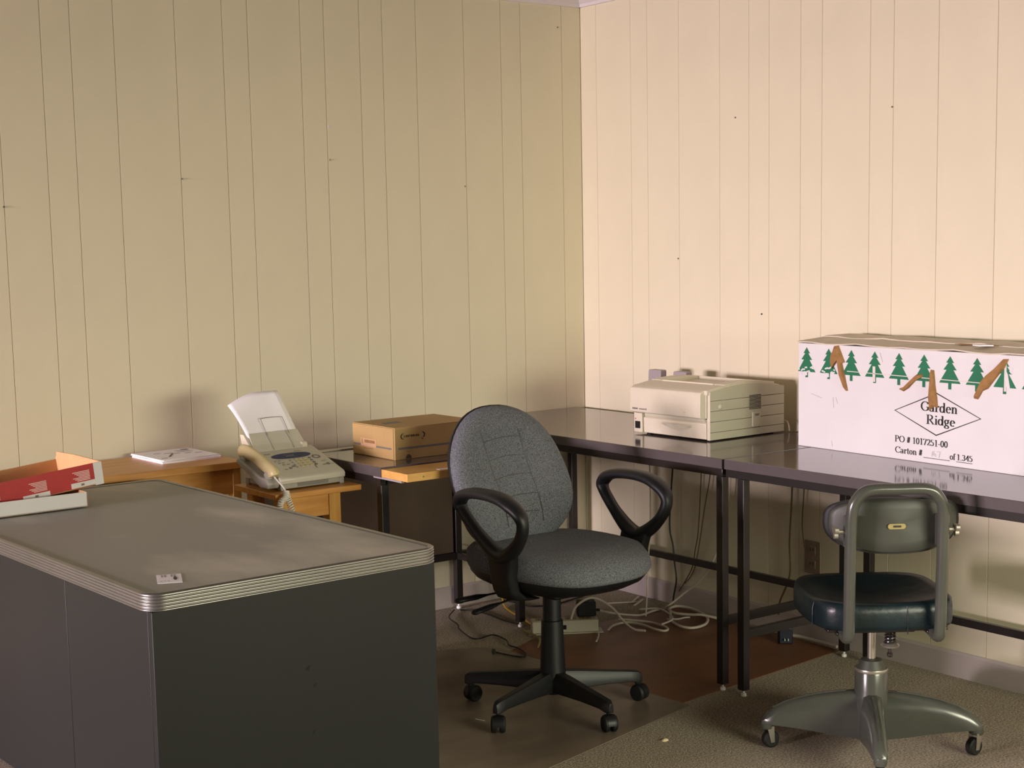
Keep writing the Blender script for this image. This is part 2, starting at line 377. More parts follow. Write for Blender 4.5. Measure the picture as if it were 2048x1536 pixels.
# ================================================================== STEEL DESK
def steel_desk():
    t = thing('steel_desk', 'large dark grey steel desk with ribbed metal edge in the foreground', 'desk', (-2.873, -2.042, 0), math.radians(1.96))
    W, L, r = 0.762, 1.524, 0.045
    bm = B(); poly_prism(bm, rrect(0.010, W-0.010, 0.010, L-0.010, r-0.008, 8), 0.697, 0.7345); tag(obj('desktop', bm, M_desktop, t), 'dusty grey linoleum top')
    prof = [(-0.014, 0.7355), (-0.010, 0.7375), (-0.004, 0.7380), (0.0, 0.7355)]
    z = 0.7335
    for k in range(5):
        prof += [(0.0004, z), (-0.0018, z-0.0010), (-0.0018, z-0.0022), (0.0004, z-0.0034), (0.0010, z-0.0050), (0.0004, z-0.0066)]; z -= 0.0070
    prof += [(-0.004, 0.6975), (-0.014, 0.6970)]
    rings = []
    for d, zz in prof:
        rings.append([(x, y, zz) for x, y in rrect(-d, W+d, -d, L+d, r+d, 8)])
    R = B(); VR = [[R.verts.new(p) for p in rg] for rg in rings]; n = len(VR[0])
    for a, b in zip(VR[:-1], VR[1:]):
        for i in range(n):
            j = (i+1) % n; R.faces.new((a[i], a[j], b[j], b[i]))
    tag(obj('edge_band', R, M_alu, t, smooth=60), 'ribbed aluminium edge band')
    i = 0.012; zb = 0.125
    e = obj('end_panel', bx(i, W-i, i, i+0.02, zb, 0.697), M_steel, t, bevel=0.0015)
    obj('end_panel', bx(i, W-i, L-i-0.02, L-i, zb, 0.697), M_steel, t, bevel=0.006, segs=3)
    obj('side_panel', bx(i, i+0.02, i+0.021, 0.475, zb, 0.697), M_steel, t, bevel=0.0012)
    obj('side_panel', bx(i, i+0.02, 0.477, L-i-0.021, zb, 0.697), M_steel, t, bevel=0.0012)
    obj('pedestal', bx(i+0.021, W-i-0.024, i+0.022, 0.44, zb, 0.695), M_steel, t)
    obj('pedestal', bx(i+0.021, W-i-0.024, L-0.44, L-i-0.022, zb, 0.695), M_steel, t)
    for y0 in (i+0.024, L-0.438):
        for k, (z0, z1) in enumerate(((0.135, 0.39), (0.395, 0.54), (0.545, 0.69))):
            d = obj('drawer', bx(W-i-0.022, W-i, y0, y0+0.41, z0, z1), M_steel, t, bevel=0.004)
            obj('handle', bx(W-i, W-i+0.012, y0+0.14, y0+0.27, (z0+z1)/2-0.008, (z0+z1)/2+0.008), M_alu, d, bevel=0.003)
    for x in (0.06, W-0.06):
        for y in (0.06, L-0.06):
            bm = B(); loft(bm, [[(x+sx*a, y+sy*a, zz) for sx, sy in ((-1, -1), (1, -1), (1, 1), (-1, 1))] for a, zz in ((0.026, 0.008), (0.034, zb))]); lg = obj('leg', bm, M_frame, t)
            bm = B(); lathe(bm, [(0.022, 0.0), (0.024, 0.004), (0.02, 0.009)], 14, (x, y, 0)); obj('glide', bm, M_rubber, lg)
    for u, v, s in ((0.388, 0.505, 0.006), (0.405, 0.462, 0.0045), (0.398, 0.352, 0.004)):
        bm = B(); poly_prism(bm, [(u-s, v-0.6*s), (u+0.3*s, v-s), (u+s, v+0.8*s), (u-0.2*s, v+0.6*s)], 0, 0.0004, frameM((0, i-0.0002, 0), (1, 0, 0), (0, 0, 1))); obj('paint_chip', bm, M_dark, e)
steel_desk()

# business card on the desk
def card():
    th = math.radians(-112)
    M = frameM((-2.762, -1.902, 0.7347), (math.cos(th), math.sin(th), 0), (-math.sin(th), math.cos(th), 0))
    t = thing('business_card', 'small white printed card lying near the steel desk corner', 'card')
    bm = B(); poly_prism(bm, rect(-0.046, 0.046, -0.027, 0.027), 0, 0.0006, M); obj('card_stock', bm, M_paper, t)
    pol = []
    for r0, y in enumerate((0.013, 0.006, -0.008, -0.015)):
        for c0 in range(3): pol.append(rect(-0.040+c0*0.009, -0.034+c0*0.009, y-0.0016, y+0.0016))
    pol += [rect(0.024, 0.027, -0.02+k*0.008, -0.016+k*0.008) for k in range(3)]
    decal('printing', pol, M, M_greyink, t, off=0.0010)
    decal('logo', [[(0.002+0.018*math.cos(a*PI/8), 0.013+0.004*math.sin(a*PI/8)) for a in range(16)]], M, M_ink, t, off=0.0010)
card()

# cardboard tray with the open red box resting in it
def open_box(t, x0, x1, y0, y1, h, m_out, th=0.003, name='tray', endh=None):
    obj(name+'_bottom', bx(x0, x1, y0, y1, 0, th), M_kraftin, t)
    fr = obj(name+'_front', bx(x0, x1, y0, y0+th, 0, h), m_out, t)
    obj(name+'_back', bx(x0, x1, y1-th, y1, 0, h*0.66), M_kraftin, t)
    obj(name+'_end', bx(x0, x0+th, y0, y1, 0, h), M_kraftin, t)
    return fr
def trays():
    t = thing('cardboard_tray', 'shallow white cardboard tray lying on the steel desk', 'tray', (-3.06, -0.885, 0.7383), math.radians(3.0))
    open_box(t, 0, 0.52, 0, 0.372, 0.042, M_white)
    obj('tray_end', bx(0.517, 0.52, 0, 0.372, 0, 0.042), M_kraftin, t)
    r = thing('red_box', 'open red printed cardboard box resting tilted on the white tray', 'box', (-2.965, -0.838, 0.7430), rot=(0, math.radians(-5.4), math.radians(4.0)))
    L, D, H = 0.50, 0.31, 0.066
    fr = open_box(r, 0, L, 0, D, H, M_red, name='box')
    bm = B(); poly_prism(bm, [(0, 0), (D*0.98, 0.0), (D, 0.046), (D*0.97, 0.056), (D*0.96, 0.068), (D*0.55, 0.070), (0.0, H)], L-0.003, L, frameM((0, 0, 0), (0, 1, 0), (0, 0, 1)))
    obj('box_end', bm, M_kraftin, r)
    M = frameM((0, 0, 0), (1, 0, 0), (0, 0, 1))
    for q in (rect(L-0.026, L, 0, H), rect(L-0.10, L-0.026, 0.004, 0.019), rect(L-0.245, L-0.165, 0.0, 0.014)): decal('white_border', [q], M, M_white, fr, off=0.0006)
    pol = []
    for gx, gy in ((L-0.040, 0.050), (L-0.172, 0.046), (L-0.31, 0.046), (L-0.43, 0.046)):
        for k in range(7): pol.append(rect(gx-0.052+0.006*((k*5) % 4), gx, gy-0.0042*k-0.0024, gy-0.0042*k))
    decal('printing', pol, M, M_pinktxt, fr, off=0.0008)
    for q in (rect(L-0.070, L-0.060, 0.008, 0.014), rect(L-0.21, L-0.20, 0.004, 0.010)): decal('stamp', [q], M, M_greyink, fr, off=0.0009)
trays()

# ================================================================== WOODEN DESK, PAPERS, SIDE TABLE
def wood_desk():
    t = thing('wooden_desk', 'long oak veneer desk against the left wall behind the steel desk', 'desk', (-1.812, -0.410, 0), math.radians(0.8))
    obj('desktop', bx(-1.30, 0, 0, 0.375, 0.727, 0.750), M_wood, t, bevel=0.002)
    obj('apron', bx(-1.27, -0.0405, 0.028, 0.046, 0.640, 0.727), M_wood, t, bevel=0.0015)
    obj('side_rail', bx(-0.033, -0.015, 0.07, 0.31, 0.640, 0.727), M_wood, t, bevel=0.0015)
    obj('back_panel', bx(-1.23, -0.05, 0.345, 0.36, 0.30, 0.727), M_wood, t)
    for x in (-1.275, -0.040):
        for y in (0.026, 0.325): obj('leg', bx(x, x+0.030, y, y+0.04, 0, 0.727), M_woodv, t, bevel=0.002)
wood_desk()
def papers():
    t = thing('paper_stack', 'small stack of white printed papers on the wooden desk', 'papers', (-1.955, -0.165, 0.7503), math.radians(2))
    for k, (a, dx, dy, th) in enumerate(((0, 0, 0, 0.006), (-5, 0.008, 0.002, 0.0025), (2.5, -0.002, 0.001, 0.0025), (0, -0.002, 0.003, 0.0015))):
        z0 = (0, 0.0062, 0.0089, 0.0116)[k]
        M = Matrix.Translation((dx, dy, z0)) @ Matrix.Rotation(math.radians(a), 4, 'Z')
        obj('sheet', bx(-0.108, 0.108, -0.118, 0.118, 0, th, M=M), M_paper, t)
    pol = [rect(-0.09+0.03*k, -0.07+0.03*k+0.004*(k % 3), -0.08+0.018*((k*7) % 8), -0.074+0.018*((k*7) % 8)) for k in range(6)]
    pol += [[(-0.05, -0.06), (0.0, 0.02), (-0.004, 0.024), (-0.056, -0.055)], rect(0.03, 0.08, 0.07, 0.074), rect(0.03, 0.075, 0.05, 0.054), rect(0.03, 0.08, 0.03, 0.033), rect(0.06, 0.09, 0.08, 0.096)]
    decal('printing', pol, frameM((0, 0, 0.0132), (1, 0, 0), (0, 1, 0)), M_greyink, t)
papers()
def side_table():
    t = thing('side_table', 'narrow oak veneer side table under the fax machine', 'table', (-1.937, -0.845, 0))
    obj('tabletop', bx(0, 0.310, 0, 0.285, 0.682, 0.700), M_wood, t, bevel=0.002)
    obj('apron', bx(0.032, 0.205, 0.030, 0.046, 0.610, 0.682), M_wood, t, bevel=0.0015)
    obj('side_rail', bx(0.210, 0.226, 0.075, 0.205, 0.610, 0.682), M_wood, t, bevel=0.0015)
    for x in (0.030, 0.206):
        for y in (0.028, 0.212): obj('leg', bx(x, x+0.042, y, y+0.042, 0, 0.682), M_woodv, t, bevel=0.002)
side_table()

# ================================================================== FAX MACHINE
def fax():
    t = thing('fax_machine', 'beige desktop fax machine with corded handset on the oak side table', 'fax machine', (-1.772, -0.796, 0.7005), math.radians(3.0))
    W = 0.122
    prof = [(0.004, 0.020), (0.002, 0.036), (0.010, 0.043), (0.185, 0.103), (0.205, 0.108), (0.225, 0.098), (0.235, 0.020)]
    bm = B(); loft(bm, [[(x, y, z) for y, z in prof] for x in (-W, W)]); obj('body', bm, M_faxw, t, bevel=0.004, segs=3)
    obj('base', bx(-W+0.006, W-0.014, 0.010, 0.228, 0.004, 0.020), M_faxg, t, bevel=0.002)
    obj('exit_slot', bx(-0.055, 0.060, 0.0085, 0.012, 0.008, 0.019), M_keyg, t)
    for x in (-W+0.004, W-0.018):
        for y in (0.006, 0.205): obj('foot', bx(x, x+0.014, y, y+0.022, 0.0, 0.0205), M_faxg, t, bevel=0.002)
    M = frameM((0, 0.010, 0.0432), (1, 0, 0), (0, 0.175, 0.060))     # control panel plane: u across, v up the slope
    d = decal('display', [[(0.004+0.073*math.copysign(abs(math.cos(a))**0.8, math.cos(a)), 0.138+0.019*math.sin(a)) for a in [2*PI*k/32 for k in range(32)]]], M, M_lcd, t, off=0.0012, th=0.0010)
    decal('display_text', [rect(-0.016, 0.014, 0.133, 0.138), rect(-0.02, 0.02, 0.144, 0.146)], M, M_keyg, d, off=0.0014)
    def key(u, v, a, b, m, nm='key'):
        bm = B(); poly_prism(bm, [(u+a*math.cos(2*PI*k/12), v+b*math.sin(2*PI*k/12)) for k in range(12)], -0.0005, 0.0022, M); obj(nm, bm, m, t)
    for r0 in range(4):
        for c0 in range(3): key(0.004+0.017*c0-0.0015*r0, 0.108-0.0165*r0, 0.0062, 0.0042, M_handset)
    for r0 in range(4): key(-0.018-0.001*r0, 0.104-0.0165*r0, 0.0035, 0.0035, M_faxg); key(0.056-0.001*r0, 0.108-0.0165*r0, 0.0045, 0.004, M_keyg)
    for u, v in ((-0.070, 0.108), (-0.056, 0.108), (-0.064, 0.092), (-0.050, 0.092), (-0.056, 0.078), (-0.040, 0.078)): key(u, v, 0.0045, 0.0032, M_faxg)
    key(-0.047, 0.052, 0.0048, 0.0046, M_keyg); key(0.094, 0.052, 0.0058, 0.0055, M_keyg); key(-0.030, 0.062, 0.007, 0.003, M_keyg)
    ring = []
    for k in range(14):
        a0, a1 = 2*PI*k/14+0.06, 2*PI*(k+1)/14-0.06
        ring.append([(0.084+rr*math.cos(a), 0.112+rr*0.9*math.sin(a)) for rr, a in ((0.009, a0), (0.015, a0), (0.015, a1), (0.009, a1))])
    decal('dial_ring', ring, M, M_keyg, t, off=0.0012)
    pol = []
    for cx in (-0.086, 0.064): pol += stroke([(cx+0.022*math.cos(math.radians(a)), 0.036+0.034*math.sin(math.radians(a))) for a in range(110, 190, 8)], 0.0022, 0.0022)
    pol += [rect(-0.10, -0.088, 0.068, 0.0695), rect(-0.072, -0.060, 0.046, 0.049), rect(0.072, 0.084, 0.048, 0.052), rect(0.082, 0.10, 0.076, 0.078), rect(0.10, 0.116, 0.050, 0.0515), rect(-0.082, -0.06, 0.162, 0.165), rect(0.03, 0.055, 0.164, 0.166)]
    decal('printing', pol, M, M_keyg, t, off=0.0010)
    decal('sticker', [[(-0.103+0.006*math.cos(a), 0.126+0.005*math.sin(a)) for a in [2*PI*k/12 for k in range(12)]]], M, M_blue, t, off=0.0012)
    decal('maker_mark', [[(-0.108, 0.164), (-0.096, 0.164), (-0.103, 0.173)]], M, M_ink, t, off=0.0010)
    # feeder plate behind the panel, side wing and release lever
    bm = B(); Mf = frameM((0, 0.190, 0.100), (1, 0, 0), (0, 0.050, 0.062))
    poly_prism(bm, [(-0.104, 0), (0.098, 0), (0.088, 0.075), (-0.096, 0.075)], 0, 0.004, Mf); fp = obj('feeder_plate', bm, M_faxw, t, bevel=0.001)
    for u in (-0.030, 0.046): decal('feeder_rib', [[(u, 0.004), (u+0.004, 0.004), (u-0.004, 0.073), (u-0.008, 0.073)]], Mf, M_faxg, fp, off=0.0050, th=0.001)
    bm = B(); poly_prism(bm, [(0.165, 0.085), (0.245, 0.095), (0.262, 0.158), (0.240, 0.158)], -0.112, -0.106, frameM((0, 0, 0), (0, 1, 0), (0, 0, 1))); obj('side_wing', bm, M_beige, t, bevel=0.001)
    bm = B(); lathe(bm, [(0.004, -0.012), (0.010, -0.009), (0.010, 0.009), (0.004, 0.012)], 12, (0.088, 0.198, 0.112), 'x'); obj('release_knob', bm, M_beige, t)
    # handset cradle on the left and the handset
    cp = [(0.012, 0.010), (0.004, 0.028), (0.018, 0.042), (0.060, 0.046), (0.130, 0.072), (0.180, 0.090), (0.206, 0.088), (0.200, 0.074), (0.130, 0.044), (0.060, 0.010)]
    bm = B(); loft(bm, [[(x, y, z) for y, z in cp] for x in (-0.164, -W+0.001)]); obj('cradle', bm, M_faxg, t, bevel=0.006, segs=3)
    path = catmull([(-0.139, 0.012, 0.046), (-0.140, 0.022, 0.064), (-0.141, 0.050, 0.077), (-0.142, 0.095, 0.094), (-0.143, 0.140, 0.108), (-0.144, 0.172, 0.113), (-0.144, 0.195, 0.104)], 5)
    def hr(f): return 0.0215 if 0.18 < f < 0.82 else 0.0215+0.0035*math.sin(min(f, 1-f)/0.18*PI) - (0.006 if f in (0, 1) else 0)
    bm = B(); tube(bm, path, hr, 16, ell=(1.05, 0.72)); hs = obj('handset', bm, M_handset, t)
    for y, z in ((0.030, 0.054), (0.176, 0.092)):
        bm = B(); lathe(bm, [(0.018, -0.012), (0.020, 0.0), (0.015, 0.010)], 16, (-0.142, y, z)); obj('ear_piece' if y > 0.1 else 'mouth_piece', bm, M_faxg, hs)
    # coiled cord looping over the front edge of the table
    def coil(pts, turns, r, tr):
        P = catmull(pts, 26); N = len(P); out = []; s = Vector((1, 0, 0))
        for i, q in enumerate(P):
            tn = (P[min(i+1, N-1)]-P[max(i-1, 0)]).normalized(); s = (s-tn*s.dot(tn)).normalized(); u = tn.cross(s)
            for k in range(2):
                a = 2*PI*turns*(i+k/2)/N; out.append(q+(s*math.cos(a)+u*math.sin(a))*r)
        return out
    cc = B(); tube(cc, catmull([(-0.142, 0.006, 0.050), (-0.142, -0.016, 0.038), (-0.142, -0.044, 0.024), (-0.140, -0.060, 0.008)], 6), 0.0026, 6)
    tube(cc, coil([(-0.140, -0.060, 0.008), (-0.150, -0.070, -0.010), (-0.168, -0.072, -0.020), (-0.170, -0.072, -0.05), (-0.163, -0.070, -0.11), (-0.150, -0.07, -0.20)], 22, 0.0078, 0.002), 0.0025, 5)
    tube(cc, coil([(-0.140, -0.060, 0.008), (-0.140, -0.070, -0.012), (-0.132, -0.074, -0.045), (-0.122, -0.074, -0.09), (-0.118, -0.072, -0.15), (-0.150, -0.07, -0.20)], 24, 0.0078, 0.002), 0.0025, 5)
    tag(obj('coiled_cord', cc, M_wirecoil, t), 'white coiled handset cord')
    wire = catmull([(-0.030, 0.226, 0.150), (-0.034, 0.256, 0.196), (-0.026, 0.262, 0.203), (0.040, 0.262, 0.203), (0.048, 0.256, 0.196), (0.052, 0.226, 0.150)], 5)
    bm = B(); tube(bm, wire, 0.0011, 6); obj('wire_support', bm, M_greyink, t)
    # the sheet of paper in the feeder: a thing of its own
    bm = B(); nu, nv = 12, 12; g = []
    for j in range(nv+1):
        row = []
        for i in range(nu+1):
            a = i/nu; f = j/nv; x = -0.100+0.190*a-0.012*f
            y = 0.214+0.118*f+0.010*math.sin(PI*a)*f; z = 0.125+0.158*f
            cur = max(0, 0.62-a)/0.62; z -= 0.036*(cur**1.6)*f*f; y += 0.004*f*f
            row.append(bm.verts.new((x, y, z)))
        g.append(row)
    for j in range(nv):
        for i in range(nu): bm.faces.new((g[j][i], g[j][i+1], g[j+1][i+1], g[j+1][i]))
    p = obj('paper_sheet', bm, M_paper); p.location = t.location; p.rotation_euler = t.rotation_euler
    so = p.modifiers.new('solid', 'SOLIDIFY'); so.thickness = 0.0008
    tag(p, 'curled white sheet of paper standing in the fax machine feeder', 'paper')
fax()

# ================================================================== WORK TABLES
LW = 0.028
def leg(t, x, y, ztop, m=M_frame):
    o = obj('leg', bx(x-LW/2, x+LW/2, y-LW/2, y+LW/2, 0.022, ztop), m, t, bevel=0.002)
    bm = B(); lathe(bm, [(0.004, 0.022), (0.004, 0.012), (0.009, 0.010), (0.010, 0.002), (0.008, 0.0)], 12, (x, y, 0)); obj('glide', bm, M_glide, o)
    return o
def work_table(name, label, x0, x1, y0, y1, legs, bars, lip=False):
    t = thing(name, label, 'table', (x0, y0, 0), group='grey laminate work tables with dark steel legs')
    X, Y = x1-x0, y1-y0; zt = 0.763
    tp = obj('tabletop', bx(0.0015, X, 0.0015, Y-0.0015, 0.7315, zt), M_tabletop, t, bevel=0.0015)
    obj('edge_band', bx(0, 0.0016, 0, Y, 0.7315, zt-0.0012), M_tableedge, tp)
    for y in (0, Y-0.0016): obj('edge_band', bx(0, X, y, y+0.0016, 0.7315, zt-0.0012), M_tableedge, tp)
    obj('front_rail', bx(0.004, 0.024, 0.004, Y-0.004, 0.706, 0.7315), M_frame, t, bevel=0.0015)
    obj('back_rail', bx(X-0.06, X-0.04, 0.004, Y-0.004, 0.706, 0.7315), M_frame, t, bevel=0.0015)
    for y in (0.004, Y-0.024): obj('side_rail', bx(0.0245, X-0.061, y, y+0.020, 0.706, 0.7315), M_frame, t, bevel=0.0015)
    for lx, ly in legs: leg(t, lx-x0, ly-y0, 0.706)
    for b in bars: obj('stretcher', bx(b[0]-x0, b[1]-x0, b[2]-y0, b[3]-y0, b[4], b[5]), M_frame, t, bevel=0.0015)
    return t
T1 = work_table('work_table', 'grey laminate table in the room corner holding the beige printer', -0.718, -0.055, -1.556, -0.004,
    [(-0.702, -1.540), (-0.098, -1.525), (-0.098, -0.030), (-0.712, -0.048), (-0.704, -0.450)],
    [(-0.722, -0.704, -0.436, -0.062, 0.206, 0.232), (-0.687, -0.113, -1.546, -1.526, 0.215, 0.243), (-0.106, -0.088, -1.510, -0.039, 0.206, 0.232), (-0.697, -0.113, -0.050, -0.032, 0.206, 0.232)])
T2 = work_table('work_table', 'grey laminate table against the right wall holding the large white carton', -0.716, -0.055, -3.085, -1.561,
    [(-0.700, -1.632), (-0.098, -1.632), (-0.700, -3.02), (-0.098, -3.02)],
    [(-0.685, -0.113, -1.642, -1.622, 0.190, 0.218), (-0.106, -0.088, -3.005, -1.647, 0.206, 0.232), (-0.685, -0.113, -3.03, -3.01, 0.190, 0.218)])
def small_table():
    x0, x1, y0, y1, zt = -1.615, -1.060, -0.947, -0.462, 0.763
    t = thing('typing_table', 'small grey table with cardboard box and pull-out board by the left wall', 'table', (x0, y0, 0))
    X, Y = x1-x0, y1-y0
    tp = obj('tabletop', bx(0.0015, X, 0.0015, Y, 0.7315, zt), M_tabletop, t, bevel=0.0015)
    obj('edge_band', bx(0, X, 0, 0.0016, 0.7315, zt-0.0012), M_tableedge, tp); obj('edge_band', bx(0, 0.0016, 0.0016, Y, 0.7315, zt-0.0012), M_tableedge, tp)
    obj('back_lip', bx(0.0, X, Y-0.030, Y, zt, zt+0.004), M_beige2, t, bevel=0.001)
    obj('front_rail', bx(0.03, X-0.004, 0.012, 0.030, 0.706, 0.7315), M_frame, t); obj('back_rail', bx(0.03, X-0.004, Y-0.045, Y-0.025, 0.706, 0.7315), M_frame, t)
    for x in (0.004, X-0.024): obj('side_rail', bx(x, x+0.02, 0.012, Y-0.026, 0.706, 0.7315), M_frame, t)
    for lx, ly in ((0.016, 0.018), (0.016, Y-0.036)): leg(t, lx, ly, 0.706)
    for x in (0.05, X-0.06): obj('support_rail', bx(x, x+0.02, Y-0.024, Y+0.404, 0.706, 0.730), M_frame, t)
    obj('modesty_panel', bx(0.015, 0.877, Y+0.404, Y+0.420, 0.236, 0.700), M_panel, t, bevel=0.001)
    obj('bottom_rail', bx(0.015, 0.887, Y+0.400, Y+0.422, 0.206, 0.235), M_frame, t, bevel=0.0015)
    for x in (0.019, 0.44): obj('panel_leg', bx(x, x+0.024, Y+0.402, Y+0.422, 0, 0.206), M_frame, t, bevel=0.0015)
    pb = obj('pull_out_board', bx(0.0, 0.34, -0.152, -0.002, 0.733, 0.758), M_board, t, bevel=0.0012)
    tag(pb, 'varnished pine pull-out board')
    obj('slide_rail', bx(0.002, 0.012, -0.115, 0.05, 0.7265, 0.7325), M_lilac, pb)
    obj('slide_rail', bx(0.32, 0.33, -0.115, 0.05, 0.7265, 0.7325), M_lilac, pb)
    for x in (0.06, 0.30): 
        bm = B(); lathe(bm, [(0.0035, 0), (0.003, 0.0016)], 8, (0, 0, 0)); n = obj('screw', bm, M_brass, pb); n.location = (x, -0.152, 0.7455); n.rotation_euler = (PI/2, 0, 0)
    obj('label_strip', bx(0.13, 0.30, -0.138, -0.120, 0.758, 0.7584), M_paper, pb)
small_table()
# ================================================================== SMALL CARDBOARD BOX
def card_box():
    t = thing('cardboard_box', 'brown cardboard box with dark stripe on the small grey table', 'box', (-1.494, -0.842, 0.7632), math.radians(1.0))
    L, D, H = 0.335, 0.258, 0.106
    obj('carton_body', bx(0, L, 0, D, 0, H-0.003), M_kraft, t, bevel=0.0012)
    obj('top_flap', bx(0.0, L, 0.0, D*0.5-0.001, H-0.003, H), M_kraft, t, bevel=0.0008)
    obj('top_flap', bx(0.0, L, D*0.5+0.001, D, H-0.003, H), M_kraft, t, bevel=0.0008)
    obj('side_flap', bx(-0.003, 0.0, 0.006, D-0.004, 0.002, H-0.003), M_kraft, t, bevel=0.0008)
    Mf = frameM((0, 0, 0), (1, 0, 0), (0, 0, 1)); Ml = frameM((-0.003, D, 0), (0, -1, 0), (0, 0, 1)); Mt = frameM((0, 0, H), (1, 0, 0), (0, 1, 0))
    decal('stripe', [rect(0.012, L-0.012, 0.033, 0.040)], Mf, M_greyink, t); decal('stripe', [rect(0.012, D-0.016, 0.033, 0.039)], Ml, M_greyink, t)
    decal('tape_shadow', [[(0.035, 0.0+0.115), (0.105, 0.115), (0.115, 0.158), (0.050, 0.158)]], Mt, M_greyink, t)  # dark smudge on the lid: the tape's shadow painted as a flat grey patch
    decal('shipping_label', [rect(0.055, 0.150, 0.032, 0.058)], Ml, mat('brown_label', (206, 166, 132), 0.4, noise=(30, 0.03)), t, off=0.0007)
    decal('label_text', [rect(0.078, 0.142, 0.044, 0.054), rect(0.062, 0.067, 0.040, 0.056)], Ml, M_torn, t, off=0.0009)
    decal('label_text', [rect(0.07, 0.13, 0.0245, 0.0275)], Ml, M_torn, t)
    logo = stroke([(0.034+0.010*math.cos(math.radians(a)), 0.076+0.009*math.sin(math.radians(a))) for a in range(80, 290, 14)], 0.004, 0.0012)
    logo += stroke([(0.107+0.010*math.cos(math.radians(a)), 0.076+0.009*math.sin(math.radians(a))) for a in range(-70, 95, 14)], 0.004, 0.0012) + stroke([(0.104, 0.066), (0.112, 0.060)], 0.002, 0.002)
    x = 0.036
    for k in range(9):
        wd = 0.0058; logo += [rect(x, x+0.0018, 0.0725, 0.0795), rect(x, x+wd-0.0014, 0.0725+0.0052*(k % 2), 0.0742+0.0052*(k % 2))]
        if k % 3: logo.append(rect(x+wd-0.003, x+wd-0.0014, 0.0725, 0.0795))
        x += wd+0.0010
    decal('logo', logo, Mf, M_ink, t)
    decal('hand_hole', [[(0.052+0.011*math.cos(math.radians(a)), 0.002+0.014*math.sin(math.radians(a))) for a in range(0, 181, 15)]], Mf, M_panel, t)
    decal('small_print', [rect(0.044, 0.060, 0.0235, 0.0255), rect(0.20, 0.208, 0.004, 0.007)], Mf, M_torn, t)
card_box()

